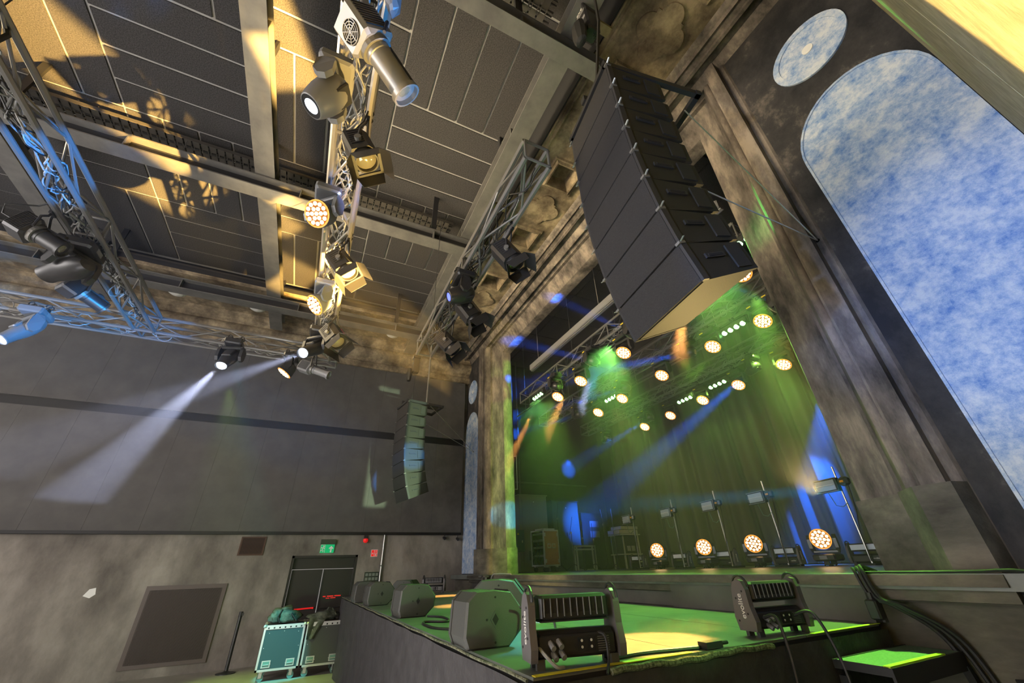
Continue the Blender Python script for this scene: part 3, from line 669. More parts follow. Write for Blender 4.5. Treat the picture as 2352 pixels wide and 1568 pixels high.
def mover(kind, body='fixture', lens='warmled'):
    r = thing('moving_head', 'x', 'stage light')
    for y in (-.09, .09): hook(r, y, .0)
    MB().rbox((0, 0, -.045-BASEH/2), (.34, .26, BASEH), .02).obj('base', body, r)
    MB().box((-.06, .13, -.12), (.05, .134, -.07)).obj('display', 'fixturegrey', r)
    MB().box((-.15, -.134, -.11), (-.07, -.1305, -.09)).obj('warning_label', 'yellow', r)
    zt = -.045-BASEH; H = .2
    yk = arm(H, .15 if kind != 'beam' else .155, body, r); yk.location = (0, 0, zt-.01)
    b = MB()
    if kind == 'wash':
        b.lathe([(.0, .13), (.07, .125), (.10, .10), (.118, .05), (.128, 0), (.14, -.03), (.146, -.07), (.146, -.10), (.13, -.105)], 24)
        hd = b.obj('head', body, r, True)
        MB().lathe([(.0, -.1), (.13, -.1), (.13, -.106), (.0, -.106)], 24).obj('lens_plate', 'dark', hd)
        c = MB()
        for n_, R_ in ((1, 0), (6, .052), (12, .102)):
            for k in range(n_):
                a = 2*PI*k/n_+.2; x, y = R_*math.cos(a), R_*math.sin(a)
                c.T = Matrix.Translation((x, y, -.107)); c.lathe([(.0, 0), (.021, 0), (.02, -.008), (.0, -.010)], 10)
        c.obj('led_lens', lens, hd); MB().lathe([(.131, -.095), (.1445, -.095), (.1445, -.104), (.131, -.106)], 24).obj('halo_ring', 'warmhalo', hd)
    elif kind == 'spot':
        b.lathe([(.0, .17), (.06, .165), (.10, .13), (.125, .06), (.135, 0), (.13, -.08), (.112, -.16), (.098, -.2), (.09, -.205), (.088, -.19)], 24, 1, .9)
        hd = b.obj('head', body, r, True)
        for y in (-.08, .08): MB().rbox((0, y*1.15, .05), (.16, .03, .14), .01).obj('vent_panel', 'steeldark', hd)
        c = MB(); c.T = Matrix.Translation((0, 0, 0)); c.lathe([(.0, -.193), (.06, -.193), (.056, -.2), (.0, -.206)], 20).obj('lens', lens, hd, True); MB().lathe([(.06, -.196), (.088, -.196), (.088, -.2), (.06, -.2)], 20).obj('lens_surround', 'dark', hd)
    else:   # long wedge shaped beam head
        b.lathe([(.0, .22), (.07, .21), (.11, .15), (.13, .05), (.125, -.04), (.105, -.14), (.095, -.24), (.1, -.26), (.09, -.27), (.085, -.25)], 24, 1, .8)
        hd = b.obj('head', body, r, True)
        MB().rbox((0, .09, .02), (.15, .05, .22), .015).obj('cover', body, hd)
        MB().lathe([(.0, -.25), (.078, -.25), (.07, -.262), (.0, -.27)], 20).obj('lens', lens, hd, True)
    hd.location = (0, 0, zt-.01-H)
    return r
PIV = .045+BASEH+.01+.2
def find(r, n): return [c for c in r.children if c.name.split('.')[0] == n]
def place_mover(proto, pivot, dirv, label, group=None, up=1, scale=1, cat='stage light', first=False):
    r = proto if first else copy_tree(proto)
    r['label'] = label; r['category'] = cat
    if group: r['group'] = group
    pivot = Vector(pivot); p, t = aim_q(dirv)
    r.location = pivot+Vector((0, 0, up*PIV*scale)); r.scale = (scale,)*3
    if up < 0:
        r.rotation_euler = (PI, 0, 0); d = Vector(dirv); d = Vector((d.x, -d.y, -d.z)); p, t = aim_q(d)
    for c in find(r, 'yoke'): c.rotation_euler = (0, 0, p)
    for c in find(r, 'head'):
        c.rotation_mode = 'QUATERNION'; c.rotation_quaternion = Matrix.Rotation(p, 3, 'Z').to_quaternion() @ Matrix.Rotation(t, 3, 'X').to_quaternion()
    return r
wash = mover('wash'); used = {'wash': False}
protos = {}
def lamp(kind, lens, body='fixture'):
    k = (kind, lens, body)
    if k not in protos: protos[k] = [mover(kind, body, lens), True]
    return protos[k]
bpy.data.objects.remove(wash) if False else None
def put(kind, lens, pivot, dirv, label, group=None, up=1, scale=1, body='fixture'):
    e = lamp(kind, lens, body); first = e[1]; e[1] = False
    tmpl = e[0]
    if first:
        # keep an untouched copy in reserve by copying before the first use
        return place_mover(tmpl, pivot, dirv, label, group, up, scale, first=True)
    return place_mover(tmpl, pivot, dirv, label, group, up, scale)
def spigot(r, yt, zt=5.66):
    p = r.location; yt = yt+(.15 if p.y > yt else -.15); MB().tube((0, 0, 0), (0, yt-p.y, zt-p.z), .013, 6).tube((0, 0, .0), (0, 0, .03), .03, 8).obj('spigot', 'steeldark', r)
for c in list(wash.children): 
    for g in list(c.children): bpy.data.objects.remove(g)
    bpy.data.objects.remove(c)
bpy.data.objects.remove(wash)

def px_lamp(kind, lens, cpx, lpx, cz, lz, label, group=None, scale=1, body='fixture'):
    c = at(*cpx, 'z', cz); l = at(*lpx, 'z', lz)
    return put(kind, lens, c, l-c, label, group, 1, scale, body), c, (l-c).normalized()
GT = 'moving lights on the hall trusses'
heads = {}
heads['t3a'] = px_lamp('spot', 'whitelens', (757, 218), (728, 236), 4.22, 4.12, 'large grey moving head under the central truss with a white beam', GT, .82, 'fixturegrey')
heads['t3b'] = px_lamp('wash', 'warmled', (742, 492), (722, 490), 4.35, 4.27, 'round moving wash light with warm honeycomb lenses, upper one on the central truss', GT, .82, 'bluelit_body')
heads['t3c'] = px_lamp('wash', 'warmled', (737, 695), (716, 703), 4.36, 4.27, 'round moving wash light with warm honeycomb lenses, lower one on the central truss', GT, .85, 'bluelit_body')
heads['t3d'] = px_lamp('beam', 'whitelens', (725, 800), (702, 808), 4.33, 4.2, 'dark moving head with a violet white beam where two trusses meet', GT, .95)
heads['t2a'] = px_lamp('beam', 'whitelens', (58, 757), (24, 771), 4.35, 4.22, 'bright blue lit moving head at the far left of the wall truss', GT, .92, 'bluelit_body')
heads['t2b'] = px_lamp('beam', 'whitelens', (527, 822), (505, 842), 4.33, 4.12, 'moving head with a wide white beam under the middle of the wall truss', GT, .85)
heads['t2c'] = px_lamp('wash', 'warmled', (662, 848), (648, 860), 4.42, 4.32, 'small warm wash light at the right end of the wall truss', GT, .8)
heads['t1a'] = px_lamp('beam', 'indigolens', (160, 618), (100, 632), 4.35, 4.32, 'black angular moving head under the left truss between two profile spots', GT, 1.0)
heads['t4a'] = px_lamp('spot', 'indigolens', (1062, 676), (1040, 680), 4.33, 4.28, 'moving head with indigo lens and amber lit body on the truss nearest the stage', GT, .85)

for k_, (r_h, c_, d_) in heads.items():
    p = r_h.location; sc_l = r_h.scale[0]
    if k_.startswith('t2'): q = Vector((-6.71+(.12 if p.x > -6.71 else -.12), p.y, TZB-.02))
    else:
        y_ = {'t1': -2.64, 't3': -.29, 't4': 1.245}[k_[:2]]; q = Vector((p.x, y_+(.12 if p.y > y_ else -.12), TZB-.02))
    MB().tube((0, 0, 0), (q-p)/sc_l, .013, 6).tube((0, 0, 0), (0, 0, .03), .03, 8).obj('spigot', 'steeldark', r_h)
# ---- stage overhead
MG = 'warm wash lights over the stage'
rows = {'front row': (1.385, [((1281, 911), 3.6), ((1334, 875), 3.6), ((1432, 810), 3.6), ((1702, 628), 3.6)]),
        'middle row': (1.81, [((1374, 947), 3.6), ((1429, 915), 3.6), ((1520, 862), 3.6), ((1637, 796), 3.6), ((1752, 737), 3.6)]),
        'rear row': (2.4, [((1481, 980), 3.6), ((1540, 954), 3.6), ((1614, 919), 3.6), ((1696, 884), 3.6), ((1800, 837), 3.6)])}
ordn = ['first', 'second', 'third', 'fourth', 'fifth', 'sixth']
stage_w = []
for rn, (q, L) in rows.items():
    for i, (pxy, h) in enumerate(L):
        c = at(*pxy, 'z', 1.6+h); dirv = Vector((-.0-c.x*.2, -3.2, -3.4)) if rn != 'rear row' else Vector((-c.x*.22, -4.0, -3.2))
        dirv = (CAM+Vector((0, .6, -1.2))-c).normalized()*.55+Vector((-.25, -.35, -.65))
        c2 = c-dirv.normalized()*.1
        rr_ = put('wash', 'warmled', c2, dirv, 'warm glowing wash light over the stage, %s from left in the %s' % (ordn[i], rn), MG, 1, 1.0); spigot(rr_, {'front row': 5.05, 'middle row': 6.55, 'rear row': 8.5}[rn]); stage_w.append((c, dirv))
# four-cell green bars
def green_bar(label, c, first=[None]):
    if first[0] is None:
        r = thing('light_bar', label, 'stage light', c, 0, 'four cell green light bars over the stage')
        hook(r, 0, .0, 0); MB().rbox((0, 0, -.12), (.56, .13, .12), .015).obj('housing', 'fixture', r)
        b = MB()
        for k in range(4):
            b.T = Matrix.Translation((-.195+k*.13, -.03, -.16)) @ Matrix.Rotation(-.75, 4, 'X'); b.lathe([(0, 0), (.045, 0), (.045, -.03), (.0, -.035)], 12)
        b.obj('lens_row', 'greenled', r); MB().box((-.3, -.02, -.15), (-.285, .02, -.02)).box((.285, -.02, -.15), (.3, .02, -.02)).box((-.3, -.02, -.03), (.3, .02, -.02)).obj('yoke', 'fixture', r)
        first[0] = r; return r
    r = copy_tree(first[0]); r.location = c; r['label'] = label; return r
for pxy, z, lab in (((1236, 909), 5.5, 'green four cell light bar, leftmost, beside the left pilaster'), ((1404, 914), 5.4, 'green four cell light bar in the middle row beneath a blue moving head'),
                    ((1573, 917), 5.35, 'green four cell light bar in the rear row between two warm lights, lower one'), ((1648, 882), 5.35, 'green four cell light bar in the rear row just left of a blue beam'),
                    ((1685, 753), 5.4, 'green four cell light bar at upper right of the middle row'), ((1708, 553), 5.55, 'brightest green light bar near the right pilaster by the speaker stack')):
    green_bar(lab, at(*pxy, 'z', z)+Vector((0, .03, .16)))
BG = 'blue moving heads over the stage'; blues = []
for pxy, z, e, dy, lab in (((1268, 885), 5.3, (1185, 872), 0, 'blue moving head at the left end of the front stage truss'), ((1349, 826), 5.3, (1190, 785), -.1, 'blue moving head on the front stage truss throwing its beam left'),
                        ((1440, 759), 5.3, (1290, 690), -.1, 'blue moving head half hidden by the lower corner of the speaker stack'), ((1565, 814), 5.25, (1330, 860), -.3, 'blue moving head with a beam running left through the middle of the stage'),
                        ((1769, 693), 5.25, (1690, 655), 0, 'blue moving head beside the right pilaster, brightest of the blue ones'), ((1424, 895), 5.25, (1240, 945), 0, 'blue moving head in the middle row above a green bar'),
                        ((1320, 955), 5.2, (1185, 995), 0, 'blue moving head in the middle row, far left'), ((1481, 966), 5.2, (1240, 1120), 0, 'blue moving head above a warm light in the rear row'),
                        ((1718, 857), 5.2, (1340, 1190), -.2, 'blue moving head in the rear row, right, with a long beam'), ((1387, 1012), 5.15, (1240, 1105), 0, 'blue moving head in the rear row, lowest and far left')):
    c = at(*pxy, 'z', z); d_ = (at(*e, 'y', c.y+dy)-c).normalized(); rr_ = put('spot', 'bluelens', c-d_*.17, d_, lab, BG, 1, .9); spigot(rr_, min((5.05, 6.55, 8.5), key=lambda q: abs(q-c.y))); blues.append((c, d_))
# floor washes
for i, (pxy, lab) in enumerate((((1885, 1232), 'warm wash light standing on the stage floor, nearest the right pilaster'), ((1732, 1246), 'warm wash light standing on the stage floor, second from the right'),
                   ((1617, 1252), 'warm wash light standing on the stage floor, second from the left'), ((1510, 1262), 'warm wash light standing on the stage floor, leftmost'))):
    c = at(*pxy, 'y', 7.5); c.z = ZS+PIV+.02; put('wash', 'warmled', c, (CAM-c+Vector((-1.5, 0, 0))), lab, 'warm lights on the stage floor', -1, 1)

# ---- profile spots: rear point and front point given
def body_frame(A, B):
    d = (B-A).normalized(); x = d.cross(Vector((0, 0, 1))).normalized()
    return d, x
def profile(label, A, B, m='fixturegrey', rad=.085, ztruss=TZB, big=False, ytruss=None):
    A, B = Vector(A), Vector(B); L = (B-A).length; d, x = body_frame(A, B); y = (-d).cross(x) 
    R = Matrix((x, y, -d)).transposed().to_4x4(); mid = A+(B-A)*.42
    r = thing('profile_spot', label, 'stage light', mid, 0, 'profile spots on the trusses')
    T = Matrix.Translation(A-mid) @ R          # local -Z runs from A to B
    w_ = rad*1.35; b = MB(); b.T = T
    b.rbox((0, 0, -L*.2), (w_*2, w_*2.2, L*.4), .02); h = b.obj('lamp_housing', m, r)
    b = MB(); b.T = T
    for k in range(9): b.box((-w_-.004, -w_*.8, -L*(.06+k*.032)), (-w_+.001, w_*.8, -L*(.06+k*.032)+.007)).box((w_-.001, -w_*.8, -L*(.06+k*.032)), (w_+.004, w_*.8, -L*(.06+k*.032)+.007))
    b.obj('cooling_fin', 'steeldark', h)['kind'] = 'stuff'
    if big:
        yy_ = w_*1.1
        for q in (-1, 1):
            b = MB(); b.T = T
            for rr in (.02, .035, .05, .065): b.path([(rr*math.cos(a), q*(yy_+.008), -L*.25+rr*math.sin(a)) for a in np.linspace(0, 2*PI, 25)], .003, 4)
            for a in (0, PI/4, PI/2, 3*PI/4): b.tube((.066*math.cos(a), q*(yy_+.008), -L*.25+.066*math.sin(a)), (-.066*math.cos(a), q*(yy_+.008), -L*.25-.066*math.sin(a)), .003, 4)
            b.obj('fan_grille', 'silver', h); b = MB(); b.T = T; b.tube((0, q*(yy_-.002), -L*.25), (0, q*(yy_+.003), -L*.25), .068, 24); b.obj('fan_opening', 'dark', h)
    b = MB(); b.T = T @ Matrix.Translation((0, 0, -L*.4)); b.lathe([(rad*.6, 0), (rad*1.02, -.01), (rad*1.02, -.06), (rad*.95, -.065), (rad*.95, -L*.54), (rad*1.15, -L*.545), (rad*1.15, -L*.6), (rad*1.0, -L*.6), (rad*.95, -L*.55)], 20)
    tb = b.obj('lens_tube', m, r, True)
    b = MB(); b.T = T @ Matrix.Translation((0, 0, -L*.4)); b.lathe([(0, -L*.53), (rad*.93, -L*.53), (rad*.8, -L*.545), (0, -L*.56)], 16).obj('lens', 'glass', tb, True)
    b = MB(); b.T = T
    for s in (-1, 1): b.box((s*rad*.5-.01, rad*.9, -L*.95), (s*rad*.5+.01, rad*1.1, -L*.42))
    b.obj('runner', 'steeldark', tb)
    b = MB(); b.T = T; b.lathe([(.0, -L*.4-.005), (rad*1.25, -L*.4), (rad*1.25, -L*.4-.03), (0, -L*.4-.035)], 20).obj('collar', 'steel', tb)
    b = MB(); b.T = T @ Matrix.Translation((0, rad*1.3, -L*.72)); b.lathe([(0, -.03), (.028, -.03), (.034, 0), (.028, .03), (0, .03)], 10).obj('focus_knob', 'steeldark', tb, True)
    # bracket up to the truss
    top = Vector((mid.x, mid.y if ytruss is None else ytruss, ztruss))-mid; b = MB()
    for s in (-1, 1): b.path([x*s*rad*1.55, x*s*rad*1.55+Vector((0, 0, .13)), x*s*.03+top*.72, top], .011, 6)
    b.obj('bracket', 'steeldark', r); k = hook(r); k.location = top
    b = MB(); b.path([A-mid, A-mid+Vector((0, 0, .0))-d*.12, A-mid+Vector((.05, .05, .05))-d*.16, A-mid+Vector((.04, .08, .2)), top+Vector((.12, .03, .02))], .008, 6).obj('power_cable', 'cable', r)
    return r
profile('black profile spot under the left truss, left one', at(38, 508, 'z', 4.5), at(148, 575, 'z', 4.33), 'fixture', .075)
profile('black profile spot under the left truss, right one above the wall truss', at(148, 645, 'z', 4.5), at(240, 710, 'z', 4.38), 'fixture', .07)
profile('big silver profile spot with a round fan grille high on the central truss', at(810, 35, 'z', 4.6), at(935, 220, 'z', 4.2), 'silver', .078, big=True)
profile('small profile spot with blue edged hood hanging where two trusses meet', at(690, 838, 'z', 4.45), at(756, 862, 'z', 4.28), 'fixturegrey', .06)
# ---- fresnels with barn doors
def fresnel(label, A, B, ytruss, m='fixture', s=1.0):
    A, B = Vector(A), Vector(B); d, x = body_frame(A, B); y = (-d).cross(x); R = Matrix((x, y, -d)).transposed().to_4x4(); mid = A+(B-A)*.5; L = .34*s
    r = thing('fresnel_spot', label, 'stage light', mid, 0, 'fresnel spots on the trusses'); T = R
    w_ = .12*s; b = MB(); b.T = T
    b.prism([(-w_, -w_*.8, L*.5), (-w_, w_*.5, L*.5), (-w_*.5, w_, L*.5), (w_*.5, w_, L*.5), (w_, w_*.5, L*.5), (w_, -w_*.8, L*.5), (w_*.6, -w_, L*.5), (-w_*.6, -w_, L*.5)], (0, 0, -L*.85)); h = b.obj('housing', m, r)
    b = MB(); b.T = T
    for k in range(7): b.box((-w_-.004, -w_*.6, L*(.42-k*.09)), (-w_+.001, w_*.4, L*(.42-k*.09)+.012)).box((w_-.001, -w_*.6, L*(.42-k*.09)), (w_+.004, w_*.4, L*(.42-k*.09)+.012))
    b.obj('cooling_fin', 'steeldark', h)['kind'] = 'stuff'
    b = MB(); b.T = T; b.box((-w_*.75, w_*1.0, -L*.3), (-w_*.55, w_*1.015, L*.35)).obj('stripe', 'purple', h, label='pink printed stripe')
    b = MB(); b.T = T @ Matrix.Translation((0, 0, -L*.35)); b.lathe([(w_*.7, .01), (w_*.92, 0), (w_*.92, -.05), (w_*.8, -.05), (w_*.78, -.02), (0, -.02)], 20).obj('lens_ring', m, h, True)
    b = MB(); b.T = T @ Matrix.Translation((0, 0, -L*.35)); b.lathe([(0, -.022), (w_*.76, -.022), (w_*.6, -.035), (w_*.3, -.045), (0, -.048)], 20).obj('lens', 'glass', h, True)
    f = w_*1.08; z0 = -L*.35-.05
    b = MB(); b.T = T; b.box((-f, -f, z0-.012), (f, -f+.02, z0)).box((-f, f-.02, z0-.012), (f, f, z0)).box((-f, -f, z0-.012), (-f+.02, f, z0)).box((f-.02, -f, z0-.012), (f, f, z0)).obj('gel_frame', m, h)
    fl = .13*s
    for q in (((-f, -f), (f, -f), (f*1.2, -f-.05), (-f*1.2, -f-.05)), ((-f, f), (f, f), (f*1.2, f+.05), (-f*1.2, f+.05)), ((-f, -f), (-f, f), (-f-.02, f*.8), (-f-.02, -f*.8)), ((f, -f), (f, f), (f+.02, f*.8), (f+.02, -f*.8))):
        b = MB(); b.T = T; v = [(q[0][0], q[0][1], z0-.012), (q[1][0], q[1][1], z0-.012), (q[2][0], q[2][1], z0-fl), (q[3][0], q[3][1], z0-fl)]
        n_ = Vector((0, 0, .004)); b.add(v+[tuple(Vector(p)+n_*1.0+Vector((.003 if abs(q[0][0]-q[1][0]) < .001 else 0, .003 if abs(q[0][1]-q[1][1]) < .001 else 0, 0))) for p in v], [(0, 1, 2, 3), (7, 6, 5, 4), (0, 4, 5, 1), (1, 5, 6, 2), (2, 6, 7, 3), (3, 7, 4, 0)]).obj('barn_door', m, h)
    top = Vector((mid.x, ytruss, TZB))-mid; b = MB()
    for s_ in (-1, 1): b.path([x*s_*w_*1.15, x*s_*w_*1.15+Vector((0, 0, .12)), x*s_*.03+top*.75, top], .010, 6)
    b.obj('bracket', 'steeldark', r); k = hook(r); k.location = top
    b = MB()
    for s_ in (-1, 1): b.tube(x*s_*w_, x*s_*w_*1.3, .025, 10)
    b.obj('pivot_knob', 'steel', r)['kind'] = 'stuff'
    MB().path([A-mid, A-mid-d*.08+Vector((0, 0, .06)), A-mid+Vector((.05, .02, .2)), top+Vector((.1, 0, .03))], .007, 5).obj('power_cable', 'cable', r)
    return r
fresnel('fresnel lamp with open barn doors, uppermost on the central truss', at(818, 325, 'z', 4.42), at(842, 370, 'z', 4.2), -.17, s=.78)
fresnel('fresnel lamp with barn doors in the middle of the central truss', at(775, 592, 'z', 4.45), at(800, 625, 'z', 4.25), -.17, s=.85)
fresnel('fresnel lamp at the far end of the central truss', at(757, 758, 'z', 4.5), at(777, 788, 'z', 4.25), -.17, s=.95)
fresnel('fresnel lamp with barn doors on the truss nearest the stage, upper one', at(1150, 570, 'z', 4.42), at(1183, 605, 'z', 4.2), 1.365, s=.85)
fresnel('fresnel lamp on the truss nearest the stage, middle one beside the indigo moving head', at(1063, 698, 'z', 4.42), at(1092, 735, 'z', 4.2), 1.365, s=.9)
fresnel('fresnel lamp on the truss nearest the stage, lowest one', at(1015, 775, 'z', 4.42), at(1042, 803, 'z', 4.2), 1.365, s=.9)
# light coloured bag of cloth over a clamp at the top of the picture
e = thing('cable_bag', 'bright blue lit cable bag on the central truss at the top edge', 'bag', at(905, -5, 'z', 4.68))
b = MB(); rnd = random.Random(5); b.lathe([(.02, .12), (.05, .09), (.085, .02), (.08, -.05), (.06, -.11), (.02, -.13)], 9, 1, .6)
b.v = [(x*(1+rnd.uniform(-.35, .35)), y*(1+rnd.uniform(-.35, .35)), z) for x, y, z in b.v]; b.obj('bag', 'bluelit_body', e)
MB().path([(-.1, 0, .1), (-.05, 0, .25), (.05, 0, .25), (.1, 0, .1)], .01, 5).obj('strap', 'cable', e)
# stage trusses
s1 = truss('front lighting truss above the stage opening', (-9.4, 5.05, 5.68), (-2.3, 5.05, 5.68), S=.3, m='truss', group='lighting trusses over the stage')
s2 = truss('middle lighting truss above the stage', (-11.0, 6.55, 5.68), (-2.3, 6.55, 5.68), S=.3, m='truss', group='lighting trusses over the stage')
s3 = truss('rear lighting truss above the stage in front of the curtain', (-11.4, 8.5, 5.68), (-3.2, 8.5, 5.68), S=.3, m='truss', group='lighting trusses over the stage')
loops(s1, 7.0, 20, 'cablegrey', 11); loops(s2, 8.0, 20, 'cablegrey', 12); loops(s3, 8.0, 16, 'cablegrey', 13)
for y, z, lab in ((5.6, 5.9, 'thin flying bar above the stage, front'), (7.3, 5.85, 'thin flying bar above the stage, behind the middle truss'), (7.7, 6.0, 'thin flying bar above the stage, rear')):
    e = thing('flying_bar', lab, 'pipe', (-11, y, z)); MB().tube((0, 0, 0), (8.8, 0, 0), .024, 8).obj('pipe', 'truss', e)
    for x in (.6, 3.4, 6.2, 8.6): MB().tube((x, 0, 0), (x, 0, 8.4-z), .004, 4).obj('wire', 'wire', e)
e = thing('screen_case', 'long grey projection screen case hanging behind the top of the stage opening', 'screen', (-8.8, 5.0, 6.45))
MB().rbox((3.2, 0, .09), (6.4, .16, .18), .02).obj('case', 'fixturegrey', e); MB().box((0, -.035, -.012), (6.4, .035, 0)).obj('bottom_bar', 'alu', e)
for x in (.4, 3.2, 6.0): MB().tube((x, 0, .18), (x, 0, 1.95), .006, 5).obj('wire', 'wire', e)
# ================================================================== LOUDSPEAKER HANGS
PR = [(0.0, 5.246), (-.002, 4.923), (0, 4.645), (.001, 4.357), (.013, 4.088), (.041, 3.819), (.086, 3.531), (.152, 3.253), (.241, 2.988)]
def array_box(label, W=.70, D=.50):
    r = thing('array_speaker', label, 'loudspeaker')
    H = 1.0   # unit height, scaled per box; front edge at x axis plane y=0, going back +y, z from 0 down to -H
    side = [(0, 0), (0, -1), (.05, -1), (D, -.88), (D, -.12), (.05, 0)]
    for s in (0, 1):
        x = -W/2 if s == 0 else W/2-.018
        MB().prism([(x, y, z) for y, z in side], (.018, 0, 0)).obj('side_panel', 'cabinet', r)
    MB().prism([(-W/2+.018, y, z) for y, z in [(.02, -.01), (.02, -.99), (.05, -.99), (D-.01, -.87), (D-.01, -.13), (.05, -.01)]], (W-.036, 0, 0)).obj('cabinet_body', 'cabinet', r)
    MB().box((-W/2+.012, -.012, -.985), (W/2-.012, .004, -.015)).obj('front_grille', 'grille', r)
    for s in (-1, 1):
        MB().cbox((s*W/2, .012, -.5), (.02, .045, 1.0)).obj('rigging_rail', 'steeldark', r)
        MB().cbox((s*(W/2+.008), D*.4, -.42), (.012, .16, .12)).obj('handle_frame', 'steeldark', r)
        MB().cbox((s*(W/2+.012), D*.4, -.42), (.01, .12, .06)).obj('handle', 'dark', r)
        MB().cbox((s*(W/2+.004), D*.78, -.5), (.012, .12, .62)).obj('side_plate', 'cabinet2', r)
        MB().tube((s*(W/2-.01), -.01, -.02), (s*(W/2+.05), -.01, .05), .008, 6).obj('locking_pin', 'alu', r)
        MB().cbox((s*(W/2), .0, -.0), (.035, .05, .06)).obj('link', 'steel', r)
    return r
box0 = array_box('x'); firstbox = [True]
def line_array(Tp, yaw, side, W, name, labels, group, D=.5):
    dv = Vector((math.sin(yaw)*-1, math.cos(yaw), 0)); xv = Vector((math.cos(yaw), math.sin(yaw), 0)); T = Vector(Tp)-xv*(W/2)
    out = []
    for i in range(8):
        a = T+dv*PR[i][0]; a.z = PR[i][1]; b = T+dv*PR[i+1][0]; b.z = PR[i+1][1]
        zv = (a-b); h = zv.length; zv.normalize(); yv = zv.cross(xv)
        r = box0 if firstbox[0] else copy_tree(box0); firstbox[0] = False
        Mx = Matrix((xv*(W/.70), yv, zv*(h*.985))).transposed().to_4x4(); Mx.translation = a
        r.matrix_world = Mx; r['label'] = labels[i]; r['group'] = group; out.append(r)
    return T, xv, dv
od = ['topmost', 'second from the top', 'third from the top', 'fourth from the top', 'fourth from the bottom', 'third from the bottom', 'second from the bottom', 'lowest']
T1, xv1, dv1 = line_array((-1.134, 1.551, 0), -math.radians(9.7), 1, .72, 'r', ['black loudspeaker box in the big near hang at right, %s' % q for q in od], 'boxes of the near loudspeaker hang')
lb = ['grey lit loudspeaker box in the far left hang, topmost with an orange label', 'grey lit loudspeaker box in the far left hang, second from the top', 'grey lit loudspeaker box in the far left hang, third from the top',
      'loudspeaker box in the far left hang, fourth from the top, turning blue', 'bright blue lit loudspeaker box in the far left hang, upper of the two blue ones', 'bright blue lit loudspeaker box in the far left hang, lower of the two blue ones',
      'pale lit loudspeaker box in the far left hang, second from the bottom', 'green lit loudspeaker box at the bottom of the far left hang']
T2, xv2, dv2 = line_array((-9.3, 1.73, 0), math.radians(9.0), -1, .74, 'l', lb, 'boxes of the far left loudspeaker hang')
for sgn, TT, xv, dv, lab in ((1, T1, xv1, dv1, 'black flying frame on top of the near loudspeaker hang'), (-1, T2, xv2, dv2, 'black flying frame on top of the far left loudspeaker hang')):
    r = thing('array_rigging', lab, 'rigging'); Mx = Matrix((xv, dv, Vector((0, 0, 1)))).transposed().to_4x4(); Mx.translation = TT+Vector((0, 0, 5.26)); r.matrix_world = Mx
    MB().box((-.37, -.03, 0), (.37, .03, .05)).obj('cross_bar', 'steeldark', r); MB().box((-.37, .9, 0), (.37, .95, .05)).obj('cross_bar', 'steeldark', r)
    for x in (-.36, .32): MB().box((x, -.03, .0), (x+.04, .95, .06)).obj('side_bar', 'steeldark', r)
    MB().box((-.03, -.05, .05), (.03, .95, .12)).obj('spine', 'steeldark', r)
    # hoist and chain
    top = 7.2
    h = thing('chain_hoist', 'black electric chain hoist with a bag, marked with a yellow triangle, above the near hang' if sgn > 0 else 'black chain hoist with a fabric bag at the end of the truss by the proscenium', 'hoist')
    hp = at(1352, 62, 'z', 6.95) if sgn > 0 else Vector((TT.x+.05, TT.y+.2, 6.4)); h.location = hp
    q = 1.0 if sgn > 0 else 1.0
    MB().rbox((0, 0, 0), (.17, .17, .42), .02).obj('motor_body', 'fixture', h); MB().rbox((0, 0, .24), (.19, .19, .09), .02).obj('motor_cap', 'cable', h)
    MB().box((-.06, -.0875, .04), (.06, -.0855, .1)).obj('cover_plate', 'fixturegrey', h)
    MB().prism([(-.05, -.088, .12), (.0, -.088, .12), (-.025, -.088, .165)], (0, -.002, 0)).obj('warning_label', 'yellow', h)
    text('EXE', .06, 'lettering', 'lettering', h, Matrix.Translation((0, -.0965, .24)) @ Matrix.Rotation(PI/2, 4, 'X'))
    b = MB(); b.T = Matrix.Translation((-.02, -.15, -.25)); b.lathe([(.03, .16), (.09, .13), (.1, 0), (.085, -.14), (.07, -.2), (.02, -.21)], 9, 1, .7).obj('chain_bag', 'cable', h)
    MB().path([(0, 0, .28), (0, 0, 8.0-hp.z)], .02, 6).obj('hook_rod', 'steeldark', h)
    b = MB(); zz = hp.z-.2; tgt = TT+Vector((0, 0, 5.4))+dv*.2
    c0, c1 = Vector((.03, .02, -.2)), tgt-hp; n = 46
    for k in range(n):
        p0 = c0+(c1-c0)*(k/n); p1 = c0+(c1-c0)*((k+.8)/n); o_ = Vector((.008, 0, 0)) if k % 2 else Vector((0, .008, 0))
        b.tube(p0-o_, p1-o_, .004, 4).tube(p0+o_, p1+o_, .004, 4)
    c = b.obj('chain', 'steeldark', h); c['kind'] = 'stuff'
e = thing('safety_strap', 'black webbing strap rising from the near flying frame', 'strap', T1+Vector((0, 0, 5.35)))
MB().box((-.02, .0, 0), (.02, .01, .02)).path([(0, .1, 0), (.25, .15, 1.2), (.3, .2, 2.4)], .016, 4).obj('webbing', 'cable', e)
e = thing('support_tube', 'thin vertical tube above the far left loudspeaker hang', 'tube', T2+dv2*.55+Vector((.28, 0, 5.3)))
MB().tube((0, 0, 0), (0, 0, 2.4), .025, 8).obj('tube', 'steel', e)
